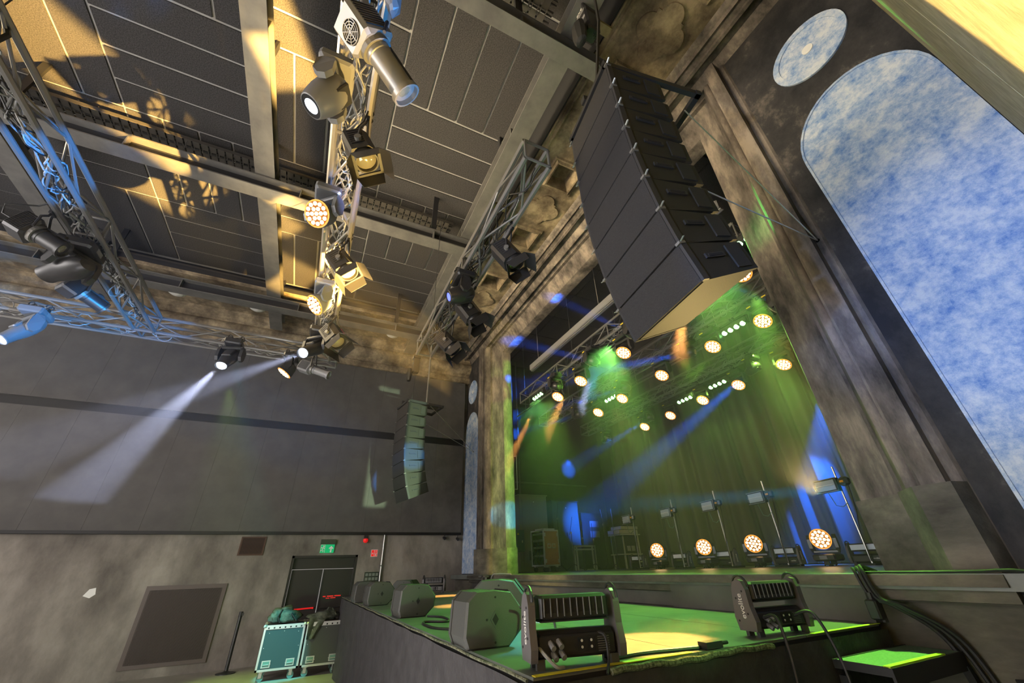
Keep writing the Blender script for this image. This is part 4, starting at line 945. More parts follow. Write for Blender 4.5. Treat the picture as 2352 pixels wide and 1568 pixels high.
# guy wires back to the walls
aR, aL = at(1878, 552, 'y', YW-.03), at(1087, 1037, 'y', YW-.03)
for (p, q, lab) in ((at(1572, 253, 'y', 2.35), aR, 'thin wire from the top of the near hang to the right wall'), (at(1590, 424, 'y', 2.2), aR, 'thin wire from the middle of the near hang to the right wall'),
                    (T2+xv2*.37+dv2*.5+Vector((0, 0, 5.3)), aL, 'thin wire from the top of the far left hang to the blue arch'), (T2+xv2*.37+dv2*.5+Vector((0, 0, 4.75)), aL, 'thin wire from the upper part of the far left hang to the blue arch')):
    e = thing('guy_wire', lab, 'wire', p); MB().tube((0, 0, 0), q-p, .006, 6).obj('wire', 'wire', e)
    MB().tube((q-p)-Vector((0, .0, 0)), (q-p)+Vector((0, .03, 0)), .02, 8).obj('wall_anchor', 'alu', e)
# ================================================================== APRON: MONITORS
def monitor(label, loc, rz, first=[None]):
    if first[0] is not None:
        r = copy_tree(first[0]); r.location = loc; r.rotation_euler = (0, 0, rz); r['label'] = label; return r
    r = thing('stage_monitor', label, 'loudspeaker', loc, rz, 'black wedge monitors on the apron'); first[0] = r
    # octagonal end profile in local (y,z); body runs along x
    W = .34; pf = [(-.19, .0), (.10, .0), (.20, .09), (.21, .19), (.12, .295), (-.0, .31), (-.14, .305), (-.20, .25), (-.215, .06)]
    inner = [(y*.97, .004+z*.975) for y, z in pf]
    MB().prism([(-W/2+.05, y, z) for y, z in inner], (W-.10, 0, 0)).obj('cabinet', 'monitor', r)
    for s in (-1, 1):
        o_ = [(s*(W/2-.05), y, z) for y, z in pf]; i_ = [(s*(W/2), y*.93, .01+z*.95) for y, z in pf]; n = len(pf)
        mm_ = [(s*(W/2-.012), y, z) for y, z in pf]
        fs = [(k, (k+1) % n, n+(k+1) % n, n+k) for k in range(n)]+[(n+k, n+(k+1) % n, 2*n+(k+1) % n, 2*n+k) for k in range(n)]+[tuple(range(2*n, 3*n)), tuple(range(n-1, -1, -1))]
        ec = MB().add(o_+mm_+i_, fs).obj('end_cheek', 'monitor', r)
        MB().prism([(s*(W/2+.001), .0, .10), (s*(W/2+.001), .035, .15), (s*(W/2+.001), .0, .20), (s*(W/2+.001), -.035, .15)], (s*.003, 0, 0)).obj('diamond_socket', 'monitor2', ec)
        MB().prism([(s*(W/2+.004), .0, .118), (s*(W/2+.004), .022, .15), (s*(W/2+.004), .0, .182), (s*(W/2+.004), -.022, .15)], (s*.002, 0, 0)).obj('diamond_recess', 'dark', ec)
        for (y, z) in ((.0, .27), (0, .03), (-.06, .15)): MB().tube((s*(W/2-.001), y, z), (s*(W/2+.003), y, z), .007, 8).obj('screw', 'dark', ec)
    MB().prism([(-W/2+.055, y, z) for y, z in ((.115, .3), (.205, .195), (.213, .2), (.12, .308))], (W-.11, 0, 0)).obj('front_grille', 'grille', r)
    return r
mon = [((-2.86, 1.17), -.03, 'largest black wedge monitor with diamond socket, front of the apron'), ((-3.62, 1.62), -.5, 'black wedge monitor just behind the largest one'),
       ((-5.05, 1.22), .05, 'black wedge monitor standing alone along the apron edge, middle of the row'), ((-7.12, 1.2), .06, 'black wedge monitor near the far corner, right of the farthest pair'), ((-8.0, 1.12), .05, 'farthest black wedge monitor at the left corner of the apron'),
       ((-7.75, 1.75), -.6, 'blue lit wedge monitor turned away behind the far pair')]
for (x, y), rz, lab in mon:
    r_ = monitor(lab, (x, y, AZ), rz); r_.scale = (1, .92, .95) if 'just behind' not in lab else (1.25, 1.05, 1.08)
# cables on the apron
def cable(label, pts, r=.008, m='cable', sub=10):
    V = [Vector(p) for p in pts]; out = []
    for i in range(len(V)-1):
        p0, p1, p2, p3 = V[max(i-1, 0)], V[i], V[i+1], V[min(i+2, len(V)-1)]
        for k in range(sub):
            t = k/sub; out.append(.5*((2*p1)+(-p0+p2)*t+(2*p0-5*p1+4*p2-p3)*t*t+(-p0+3*p1-3*p2+p3)*t**3))
    out.append(V[-1]); return tag(MB().path(out, r, 6).obj('cable', m, None, True), label, 'cable')
z = AZ+.009
cable('black cable looping from the largest monitor down to the apron', [(-2.62, 1.3, AZ+.2), (-2.5, 1.42, AZ+.2), (-2.42, 1.42, AZ+.06), (-2.55, 1.3, z), (-2.7, 1.38, z)], .008)
cable('black cable looped on the apron between two monitors', [(-3.5, 1.35, z), (-3.8, 1.12, z), (-4.3, 1.15, z), (-4.2, 1.35, z), (-4.6, 1.42, z), (-4.8, 1.32, z)], .009)
cable('short black cable on the apron beside the second monitor', [(-5.3, 1.35, z), (-5.8, 1.25, z), (-6.1, 1.4, z), (-6.5, 1.3, z)], .009)
cable('pale cable tangle at the foot of the farthest monitors', [(-7.3, 1.3, z), (-7.6, 1.1, z), (-7.7, 1.4, z), (-8.1, 1.35, z), (-8.3, 1.5, z)], .012, 'cablegrey')
# ---------------- LED bars with two arms
def led_bar(label, loc, rz, group, writing=True, s=1.0, store={}):
    if writing in store:
        r = copy_tree(store[writing]); r.location = loc; r.rotation_euler = (0, 0, rz); r['label'] = label; r['group'] = group; return r
    r = thing('led_batten', label, 'stage light', loc, rz, group); store[writing] = r
    # local: width along x, lamp looks +y ; origin at foot centre
    W = .42
    arm_p = [(-.07, .03), (.06, .03), (.075, .1), (.062, .18), (.05, .25), (.03, .29), (-.005, .305), (-.04, .295), (-.06, .25), (-.062, .16), (-.08, .08)]
    for sx in (-1, 1):
        x = sx*(W/2); sp = MB().prism([(x, y, z_) for y, z_ in arm_p], (sx*.035, 0, 0)).obj('side_arm', 'armgrey', r)
        MB().path([(x+sx*.018, -.062+.0*a, .24) if a < 0 else (x+sx*.018, -.012+.06*math.cos(a), .265+.062*math.sin(a)) for a in np.linspace(0, PI, 14)], .008, 6).obj('carry_handle', 'fixture', r)
        for (y, z_) in ((-.03, .24), (.03, .2), (-.035, .12), (.045, .08)): MB().tube((x+sx*.034, y, z_), (x+sx*.037, y, z_), .006, 6).obj('screw', 'dark', sp)
        if writing:
            R = Matrix(((0, 0, sx, x+sx*.0355), (0, sx*-1 if False else 0, 0, 0), (0, 0, 0, 0), (0, 0, 0, 1)))
            # letters run upwards along z on the outer face
            Rm = Matrix.Translation((x+sx*.0355, .0, .16)) @ (Matrix(((0, 0, sx, 0), (0, -sx, 0, 0), (1, 0, 0, 0), (0, 0, 0, 1))))
            text('evolite', .05, 'lettering', 'lettering', sp, Rm, 'pale lettering')
    b = MB().rbox((0, .0, .235), (W-.05, .11, .105), .012); hd = b.obj('lamp_head', 'fixture', r)
    MB().box((-W/2+.03, -.05, .178), (W/2-.03, .05, .184)).obj('rim', 'steeldark', hd)
    b = MB()
    for k in range(10): b.box((-.165+k*.035, -.062, .2), (-.162+k*.035, -.05, .275))
    b.obj('cooling_fin', 'fixturegrey', hd)
    for k in range(9): MB().box((-.155+k*.035, -.0565, .215), (-.135+k*.035, -.0545, .27)).obj('vent_slot', 'dark', hd)
    MB().box((-W/2+.04, .055, .2), (W/2-.04, .06, .27)).obj('lens_strip', 'strobe', hd)
    bs = MB().rbox((0, 0, .085), (W-.01, .11, .095), .012).obj('base', 'fixture', r)
    MB().prism([(-W/2+.02, -.05, .13), (-W/2+.02, .05, .13), (-W/2+.02, .03, .145), (-W/2+.02, -.03, .145)], (W-.04, 0, 0)).obj('base_ridge', 'fixture', bs)
    MB().box((-.0, -.058, .06), (.09, -.054, .115)).obj('control_panel', 'dark', bs)
    for (x, z_) in ((.02, .075), (.02, .1), (.07, .075), (.07, .1)): MB().tube((x, -.058, z_), (x, -.0595, z_), .006, 8).obj('button', 'lettering', bs)
    for k in range(7): MB().box((.105, -.058, .055+k*.009), (.165, -.055, .058+k*.009)).obj('vent_rib', 'steel', bs)
    for (x, z_) in ((-.14, .1), (-.1, .105), (-.13, .06), (-.09, .065)): MB().tube((x, -.05, z_), (x+.005, -.085, z_-.02), .013, 8).obj('plug', 'fixturegrey', bs)
    for sx in (-1, 1):
        for sy in (-1, 1): MB().box((sx*.19-.02, sy*.04-.012, 0), (sx*.19+.02, sy*.04+.012, .04)).obj('foot', 'rubber', r)
    return r
def yaw_from(pl, pr): return math.atan2(pr[1]-pl[1], pr[0]-pl[0])
# the rear of the near ones faces the camera: local -y towards camera
led_bar('nearest black two armed LED batten on the apron edge, seen from behind', (-2.04, 1.30, AZ), math.radians(80), 'two armed LED battens on the apron')
led_bar('two armed LED batten on the apron edge toward the stage, with blue lit top', (-2.06, 2.86, AZ), math.radians(84), 'two armed LED battens on the apron')
led_bar('far two armed LED batten beyond the monitors on the apron', (-9.65, 2.75, AZ), math.radians(60), 'two armed LED battens on the apron')
for i, (x, y, lab) in enumerate(((-3.72, 7.7, 'nearest the right pilaster'), (-4.95, 7.7, 'second from the right'), (-6.2, 7.7, 'in the middle'), (-7.35, 7.7, 'second from the left'), (-8.75, 7.7, 'leftmost'))):
    r = led_bar('dark two armed LED batten standing at the back of the stage, '+lab, (x, y, ZS), PI, 'two armed LED battens on the stage')
    text('evolite', .03, 'lettering', 'lettering', r, Matrix.Translation((-.12, .0565, .085)) @ Matrix.Rotation(PI, 4, 'Z') @ Matrix.Rotation(PI/2, 4, 'X'))
z = AZ+.01
cable('grey cable hanging from the nearest LED batten over the apron edge', [(-2.15, 1.13, AZ+.1), (-2.02, 1.1, AZ+.08), (-1.97, 1.15, AZ+.02), (-1.98, 1.2, z)], .008, 'cablegrey')
cable('black cable curling out of the nearest LED batten', [(-2.03, 1.38, AZ+.12), (-1.95, 1.42, AZ+.12), (-1.93, 1.42, AZ+.04), (-1.9, 1.38, AZ-.02)], .007, 'cable')
cable('dark cable lying along the apron edge between the LED battens', [(-2.0, 1.45, z), (-2.03, 1.7, z), (-1.99, 1.95, z), (-1.96, 2.1, z)], .009)
cable('black cable dropping from the rear LED batten down the skirt', [(-2.0, 2.68, AZ+.1), (-1.9, 2.66, AZ+.1), (-1.86, 2.62, AZ-.15), (-1.84, 2.5, .7), (-1.85, 2.4, .2)], .009)
cable('long black cable dropping past the step from the rear LED batten', [(-1.98, 2.95, AZ+.1), (-1.88, 3.0, AZ+.1), (-1.82, 3.02, AZ-.2), (-1.8, 2.9, .6), (-1.8, 2.85, .1)], .009)
tag(MB().box((-1.862, 2.57, .9), (-1.85, 2.67, .93)).obj('cable_tag', 'cyantag'), 'cyan tag wrapped on the cable below the rear LED batten', 'tag')
e = thing('cable_connector', 'black cable connector on the yellow tape at the apron edge', 'connector', (-1.95, 2.12, AZ+.005))
MB().box((-.03, -.06, 0), (.03, .06, .03)).obj('connector_body', 'fixture', e, label=None); MB().tube((0, .06, .015), (0, .13, .015), .01, 8).obj('strain_relief', 'cable', e)
# ---------------- step beside the apron
st = thing('stage_step', 'black framed step with green lit mesh top beside the apron', 'step', (-1.73, 3.45, 0))
MB().box((-.14, -.42, 1.04), (.14, .40, 1.07)).obj('tread', 'mesh', st)
MB().box((-.15, -.43, 1.03), (-.14, .41, 1.073)).box((-.14, -.43, 1.03), (.14, -.42, 1.073)).obj('rim', 'steeldark', st)
MB().box((.115, -.43, 1.07), (.15, .2, 1.078)).obj('nosing_tape', 'limetape', st, label='yellow green nosing tape'); MB().box((.14, -.43, .98), (.155, .41, 1.07)).obj('front_rail', 'steeldark', st)
for x, y, dx, dy_ in ((.14, -.41, .05, -.1), (.14, .39, .1, .05), (-.12, -.41, 0, -.1), (-.12, .39, 0, .05)):
    MB().add([(x-.02, y-.02, 1.0), (x+.02, y-.02, 1.0), (x+.02, y+.02, 1.0), (x-.02, y+.02, 1.0), (x-.02+dx, y-.02+dy_, 0), (x+.02+dx, y-.02+dy_, 0), (x+.02+dx, y+.02+dy_, 0), (x-.02+dx, y+.02+dy_, 0)],
             [(0, 1, 2, 3), (7, 6, 5, 4), (0, 4, 5, 1), (1, 5, 6, 2), (2, 6, 7, 3), (3, 7, 4, 0)]).obj('leg', 'steeldark', st)
MB().tube((.15, -.42, .45), (.2, .4, .45), .012, 6).obj('stretcher', 'steeldark', st)
# cables over the stage edge at the right
for k, dx in enumerate((0, .03, .055)):
    cable(('green lit cable bundle strand over the stage edge, %s' % ('left', 'middle', 'right')[k]), [(-1.98+dx, 4.0, ZS+.01), (-1.97+dx, 3.80, ZS+.03+k*.01), (-1.93+dx, 3.72, ZS+.02), (-1.88+dx, 3.70, ZS-.14), (-1.78+dx, 3.74, 1.3), (-1.62+dx*1.5, 3.86, 1.1), (-1.52+dx*1.5, 3.87, .6), (-1.5+dx, 3.87, .2)], .012, 'cable')
e = thing('cable_socket', 'black cable junction block hanging on the stage front at right', 'connector', (-1.88, 3.69, 1.28)); MB().rbox((0, 0, 0), (.07, .07, .12), .01).obj('socket_body', 'fixture', e); MB().tube((0, 0, .06), (0, 0, .1), .02, 8).obj('plug', 'steeldark', e)
cable('thin black cable lying along the foot of the right plinth', [(-1.9, 3.79, ZS+.01), (-1.5, 3.78, ZS+.01), (-1.3, 3.77, ZS+.012), (-1.05, 3.72, ZS+.01), (-.8, 3.6, 1.40), (-.5, 3.6, 1.36)], .009)
cable('thick cable sagging on the wall right of the step', [(-1.4, 3.88, .95), (-1.15, 3.87, .98), (-.9, 3.86, 1.05), (-.7, 3.86, 1.1)], .012)
# ---------------- post and bracket at the left end of the stage front
e = thing('rail_post', 'green lit steel post bracket at the left end of the stage front', 'post', at(1090, 1345, 'y', 3.6)*1.0); e.location = (-8.95, 3.62, AZ)
MB().box((-.09, -.02, 0), (-.02, .06, .30)).obj('post', 'steel', e); MB().box((-.26, -.02, .26), (.12, .06, .29)).obj('top_plate', 'steel', e); MB().box((.06, 0, 0), (.085, .03, .27)).obj('thin_post', 'alu', e)
cable('pale cable hanging off the left end of the stage edge', [(-8.2, 3.9, ZS+.01), (-8.55, 3.8, ZS+.02), (-8.72, 3.72, ZS), (-8.78, 3.70, ZS-.15), (-8.78, 3.72, AZ+.02)], .012, 'cablegrey')
# ================================================================== HALL FLOOR: CASES, STANCHION
def roadcase(label, x0, x1, y0, y1, z0, z1, panel, edge='alu'):
    r = thing('flight_case', label, 'flight case', ((x0+x1)/2, (y0+y1)/2, 0), 0, 'flight cases on the hall floor'); w_, d_ = x1-x0, y1-y0; hx, hy = w_/2, d_/2
    MB().box((-hx+.006, -hy+.006, z0+.006), (hx-.006, hy-.006, z1-.006)).obj('panel_box', panel, r)
    t = .032
    for (sx, sy) in ((-1, -1), (1, -1), (-1, 1), (1, 1)):
        MB().box((sx*hx-(t if sx > 0 else 0), sy*hy-(t if sy > 0 else 0), z0), (sx*hx+(t if sx < 0 else 0), sy*hy+(t if sy < 0 else 0), z1)).obj('corner_rail', edge, r)
        b = MB(); b.T = Matrix.Translation((sx*hx-sx*.01, sy*hy-sy*.01, z1-.01)); b.lathe([(0, -.03), (.03, -.02), (.034, 0), (.02, .02), (0, .025)], 10).obj('ball_corner', edge, r)
        wh = thing('w', '', ''); bpy.data.objects.remove(wh)
        b = MB().box((sx*(hx-.1)-.05, sy*(hy-.1)-.045, z0-.012), (sx*(hx-.1)+.05, sy*(hy-.1)+.045, z0)); fk = b.box((sx*(hx-.1)-.022, sy*(hy-.1)-.03, z0-.1), (sx*(hx-.1)-.018, sy*(hy-.1)+.02, z0)).box((sx*(hx-.1)+.018, sy*(hy-.1)-.03, z0-.1), (sx*(hx-.1)+.022, sy*(hy-.1)+.02, z0)).obj('castor_fork', 'alu', r)
        MB().tube((sx*(hx-.1)-.016, sy*(hy-.1), .055), (sx*(hx-.1)+.016, sy*(hy-.1), .055), .055, 16).obj('castor_wheel', 'wheel', r)
    for zz in (z0, z1-t):
        for sx in (-1, 1): MB().box((sx*hx-(t if sx > 0 else 0), -hy, zz), (sx*hx+(t if sx < 0 else 0), hy, zz+t)).obj('edge_rail', edge, r)
        for sy in (-1, 1): MB().box((-hx, sy*hy-(t if sy > 0 else 0), zz), (hx, sy*hy+(t if sy < 0 else 0), zz+t)).obj('edge_rail', edge, r)
    # hinge strip and handles on the +x face
    hs = MB().box((hx, -hy+.03, z1-.065), (hx+.004, hy-.03, z1-.02)).obj('hinge_strip', edge, r)
    for k in range(7): MB().box((hx+.004, -hy+.06+k*(d_-.14)/6, z1-.055), (hx+.006, -hy+.085+k*(d_-.14)/6, z1-.03)).obj('hinge_rivet', 'cable', hs)
    for y in (-hy+.15, hy-.15):
        hd = MB().box((hx, y-.07, z0+.05), (hx+.006, y+.07, z0+.155)).obj('handle_dish', edge, r)
        MB().box((hx+.006, y-.052, z0+.065), (hx+.008, y+.052, z0+.14)).obj('dish_recess', 'wheel', hd); MB().tube((hx+.014, y-.045, z0+.095), (hx+.014, y+.045, z0+.095), .008, 6).obj('handle', edge, hd)
    for (y, zz) in ((-hy+.1, z1-.12), (0, z1-.1), (hy-.1, z1-.12), (-.12, z0+.1), (.12, z0+.1), (-hy+.06, (z0+z1)/2), (hy-.06, (z0+z1)/2)): MB().tube((hx, y, zz), (hx+.003, y, zz), .006, 6).obj('rivet', 'alu', r)
    return r
roadcase('cyan lit flight case on castors with a backpack on top', -10.5, -9.9, -.30, .38, .15, .82, 'casepanel')
roadcase('dark green flight case on castors with a jacket hanging over its corner', -10.5, -9.9, .41, 1.1, .15, .82, 'casegreen')
def blob(name, m, c, rad, seed, sub=3, amp=.18, parent=None, fr=3.0):
    import bmesh
    bm = bmesh.new(); bmesh.ops.create_icosphere(bm, subdivisions=sub, radius=1)
    rnd = random.Random(seed); ph = [rnd.uniform(0, 6) for _ in range(9)]
    for v in bm.verts:
        p = v.co; n_ = math.sin(p.x*fr+ph[0])*math.sin(p.y*fr*1.3+ph[1])+.6*math.sin(p.z*fr*2.1+ph[2]+p.x*3)+.4*math.sin(p.y*fr*3.1+ph[3]+p.z*4)
        k = 1+amp*n_; v.co = Vector((p.x*rad[0]*k, p.y*rad[1]*k, max(p.z*rad[2]*k, -rad[2]*.75)))
    me = bpy.data.meshes.new(name); bm.to_mesh(me); bm.free(); me.materials.append(M[m]); me.polygons.foreach_set('use_smooth', [True]*len(me.polygons))
    o = bpy.data.objects.new(name, me); col.objects.link(o); o.location = c
    if parent is not None: o.parent = parent
    return o
bp = thing('backpack', 'crumpled dark olive backpack lying on the cyan flight case', 'bag', (-10.1, -.02, .83))
blob('main_pouch', 'cloth', (0, 0, .1), (.17, .27, .13), 3, parent=bp); blob('top_lid', 'cloth', (0, .03, .21), (.12, .12, .06), 4, parent=bp); blob('side_pocket', 'cloth', (.1, -.14, .1), (.07, .1, .1), 5, parent=bp)
MB().path([(.1, .05, .2), (.18, .12, .15), (.17, .22, .04), (.1, .25, .02)], .014, 5).obj('shoulder_strap', 'cable', bp); MB().path([(.12, -.05, .22), (.19, -.1, .12), (.18, -.05, .02)], .014, 5).obj('shoulder_strap', 'cable', bp)
jk = thing('jacket', 'dark jacket draped over the corner of the green flight case', 'clothing', (-10.05, .7, .83))
blob('bundle', 'cloth', (-.02, .0, .07), (.16, .24, .09), 8, parent=jk, amp=.25)
MB().grid(np.linspace(0, 1, 9), np.linspace(0, 1, 8), lambda u, v: (.13+.04*min(1, v*3)+.02*math.sin(u*9+v*2), -.27+.30*u*(1-.55*v)+.0, .06-.33*v)).obj('hanging_sleeve', 'cloth', jk, True)
MB().path([(0, .0, .12), (.03, .05, .2), (.0, .12, .18), (.05, .2, .08)], .02, 6).obj('collar', 'cloth', jk, True)
s_ = thing('stanchion', 'black barrier post leaning against nothing beside the vent grille', 'barrier post', (-11.2, -.83, 0)); s_['label'] = 'black barrier post on a round foot between grille and flight case'
b = MB(); b.lathe([(.0, 0), (.17, 0), (.17, .012), (.06, .03), (.03, .045), (0, .045)], 24).obj('round_foot', 'fixture', s_, True)
MB().tube((0, 0, .03), (0, 0, .9), .032, 14).obj('post', 'fixture', s_, True); MB().tube((0, 0, .9), (0, 0, .99), .036, 14).box((.0, .02, .92), (.03, .055, .97)).obj('belt_head', 'steeldark', s_)
# ================================================================== STAGE: CABINETS, RACKS, STANDS
def cabinet(label, x, y0, y1, h, m, handle=False, lid=True):
    r = thing('metal_cabinet', label, 'cabinet', (x-.3, (y0+y1)/2, ZS)); w_ = y1-y0
    MB().box((-.3, -w_/2, 0), (.3, w_/2, h)).obj('body', m, r); MB().box((.3, -w_/2+.1, .12), (.312, w_/2-.1, h-.12)).obj('door', m, r)
    if lid: MB().box((-.32, -w_/2-.03, h), (.33, w_/2+.03, h+.03)).obj('lid', m, r)
    MB().box((.312, -.02, h*.48), (.33, .02, h*.48+.1)).obj('door_handle', 'steeldark', r)
    for k in range(7): MB().box((.312, -w_*.22, .3+k*.035), (.316, -w_*.1, .315+k*.035)).obj('vent_slot', 'dark', r)
    MB().box((.312, .0, h-.2), (.317, .03, h-.17)).obj('badge', 'white', r)
    return r
cabinet('tall brownish grey metal cabinet behind the flight rack on stage', -11.6, 5.84, 6.82, 2.08, 'cabgrey')
cabinet('tall dark green metal cabinet on stage, right of the grey one', -11.6, 7.02, 8.0, 1.94, 'cabgreen')
e = thing('rack_cabinet', 'black equipment rack in the shadow right of the green cabinet', 'rack', (-11.9, 8.6, ZS)); MB().box((-.3, -.5, 0), (.3, .5, 1.62)).obj('body', 'dark', e)
for zz in (.9, 1.2): MB().box((.3, -.2, zz), (.31, .15, zz+.18)).obj('rack_panel', 'fixturegrey', e)
e = thing('electric_box', 'blue grey wall box with a yellow warning triangle beside the left pilaster', 'electric box', (-10.9, 5.4, 1.98))
MB().rbox((0, 0, .27), (.2, .36, .54), .01).obj('housing', 'boxblue', e); MB().prism([(.101, -.05, .42), (.101, .01, .42), (.101, -.02, .475)], (.002, 0, 0)).obj('warning_sign', 'yellow', e); MB().box((.1, .09, .22), (.106, .115, .28)).obj('lock', 'alu', e)
MB().box((-1.5, -.03, .2), (-.1, .03, .26)).obj('wall_bracket', 'steeldark', e)
# case on castors with brown panel facing camera
r = thing('rack_case', 'brown panelled flight rack with pale edges and blue lit open side on stage', 'flight case', (-10.6, 6.1, ZS))
hx, hy, z0, z1 = .30, .26, .13, 1.0; t = .035
r.rotation_euler = (0, 0, math.radians(6))
MB().box((hx-.03, -hy+.01, z0+.01), (hx-.008, hy-.01, z1-.01)).obj('end_panel', 'casebrown', r); MB().box((-hx+.01, hy-.03, z0+.01), (hx-.01, hy-.01, z1-.01)).obj('back_panel', 'dark', r); MB().box((-hx+.01, -hy, z0+.01), (-hx+.03, hy, z1-.01)).obj('far_panel', 'dark', r)
for sx in (-1, 1):
    for sy in (-1, 1): MB().box((sx*hx-(t if sx > 0 else 0), sy*hy-(t if sy > 0 else 0), z0), (sx*hx+(t if sx < 0 else 0), sy*hy+(t if sy < 0 else 0), z1)).obj('upright', 'alu', r)
for zz in (z0, z1-t):
    for sx in (-1, 1): MB().box((sx*hx-(t if sx > 0 else 0), -hy, zz), (sx*hx+(t if sx < 0 else 0), hy, zz+t)).obj('edge_rail', 'alu', r)
    for y in (-hy, hy-t): MB().box((-hx, y, zz), (hx, y+t, zz+t)).obj('edge_rail', 'alu', r)
MB().box((-.2, -.18, z1), (.22, .2, z1+.04)).obj('top_lid', 'alu', r)
for zz in (.35, .55, .72, .88): MB().box((-hx+.05, -hy+.03, zz), (hx-.06, -hy+.3, zz+.05)).obj('rack_unit', 'fixturegrey', r)
b = MB(); rnd = random.Random(9)
for k in range(14):
    x = rnd.uniform(-hx+.06, hx-.06); zz = rnd.uniform(.3, .9); b.path([(x, -hy+.04, zz), (x+rnd.uniform(-.08, .08), -hy-.01, zz-.1), (x+rnd.uniform(-.1, .1), -hy+.03, zz-.2)], .007, 5)
c = b.obj('rack_cables', 'boxblue', r); c['kind'] = 'stuff'
for y in (-.075, .075):
    hd = MB().box((hx-.008, y-.055, .55), (hx, y+.055, .66)).obj('handle_dish', 'alu', r); MB().box((hx, y-.038, .57), (hx+.004, y+.038, .64)).obj('recess', 'casebrown', hd)
for zz in (.25, .88):
    for y in (-hy+.04, hy-.04): MB().box((hx, y-.03, zz-.045), (hx+.012, y+.03, zz+.045)).obj('latch', 'alu', r)
for sx in (-1, 1):
    for sy in (-1, 1): MB().tube((sx*.22-.02, sy*.19, .06), (sx*.22+.02, sy*.19, .06), .06, 12).obj('castor_wheel', 'rubber', r); MB().box((sx*.22-.03, sy*.19-.03, .1), (sx*.22+.03, sy*.19+.03, .135)).obj('castor_plate', 'alu', r)
# folded keyboard and mic stands
def stand(label, x, y, h, group='microphone stands on stage', boom=True, seed=0):
    rr = thing('microphone_stand', label, 'stand', (x, y, ZS), seed*.7, group)
    MB().tube((0, 0, .12), (0, 0, h), .011, 7).obj('pole', 'steeldark', rr)
    for k in range(3):
        a = k*2*PI/3; MB().tube((0, 0, .16), (.3*math.cos(a), .3*math.sin(a), .01), .009, 6).obj('leg', 'steeldark', rr)
    if boom: MB().tube((-.05, 0, h-.05), (.06, .02, h+.42), .008, 6).obj('boom', 'steeldark', rr); MB().cbox((0, 0, h), (.04, .04, .05)).obj('joint', 'steel', rr)
    return rr
for i, (x, y, h, lab) in enumerate(((-10.9, 6.75, 1.35, 'tall microphone stand just right of the brown rack'), (-10.6, 7.0, .95, 'microphone stand in front of the green cabinet'), (-10.5, 7.3, .8, 'short microphone stand left of the folded racks'),
                                    (-10.2, 7.45, .75, 'short microphone stand before the folded racks'), (-10.3, 7.95, 1.15, 'microphone stand right of the folded racks'), (-10.3, 8.3, 1.6, 'tall thin stand pole left of the blue lit rack'))):
    stand(lab, x, y, h, seed=i, boom=i != 5)
fr = thing('folded_rack', 'pale folded tubular rack frames on stage', 'rack frame', (-10.6, 7.35, ZS))
for k in (0, 1):
    ff = MB()
    ff.box((k*.12, -.33, 0), (k*.12+.03, -.29, .62)).box((k*.12, .29, 0), (k*.12+.03, .33, .62)).box((k*.12, -.33, .58), (k*.12+.03, .33, .62)).box((k*.12, -.33, .5), (k*.12+.03, .33, .535)).box((k*.12, -.2, 0), (k*.12+.03, .3, .03)); ff.obj('frame', 'alu', fr)
rk = thing('trolley_rack', 'blue lit aluminium case stacked on a trolley at the back left of the stage', 'rack', (-10.4, 8.75, ZS))
MB().box((-.25, -.3, .38), (.25, .3, .85)).obj('case_body', 'dark', rk)
for sx in (-1, 1):
    for y in (-.3, .26): MB().box((sx*.25-.02, y, 0), (sx*.25+.02, y+.04, .9)).obj('upright', 'alu', rk)
MB().box((-.28, -.38, .86), (.3, .36, .89)).obj('shelf', 'alu', rk); MB().box((-.25, -.4, .9), (.28, .3, 1.0)).obj('top_case', 'alu', rk); MB().box((-.2, -.3, 1.02), (.25, .35, 1.1)).obj('top_case', 'alu', rk); MB().box((-.3, -.36, .35), (.3, .34, .38)).obj('lower_shelf', 'alu', rk)
for y in (-.1, .06): MB().box((.25, y-.06, .45), (.256, y+.06, .58)).obj('handle_dish', 'fixturegrey', rk)
# ladder and hanging pipes on the stage side wall
ld = thing('wall_ladder', 'narrow pale wall frame hanging beside the left pilaster inside the stage', 'frame', (-10.9, 5.3, 3.6))
for y in (-.16, .14): MB().box((0, y, 0), (.02, y+.02, 1.0)).obj('stile', 'alu', ld)
for zz in (0, .95): MB().box((0, -.16, zz), (.02, .16, zz+.02)).obj('cross_rail', 'alu', ld)
for zz in np.arange(.1, .9, .1): MB().box((0, -.1, zz), (.03, .02, zz+.06)).obj('socket', 'fixturegrey', ld)
MB().tube((-.0, 0, 1), (0, 0, 4.8), .006, 5).obj('hanging_wire', 'wire', ld)
for i, (y, lab) in enumerate(((5.7, 'first'), (5.85, 'second'), (6.05, 'third'))):
    e = thing('wall_conduit', 'dark vertical conduit on the stage side wall, %s from the pilaster' % lab, 'pipe', (-11.9, y, 3.5)); MB().tube((0, 0, 0), (0, 0, 4.9), .03, 8).obj('pipe', 'steel', e)
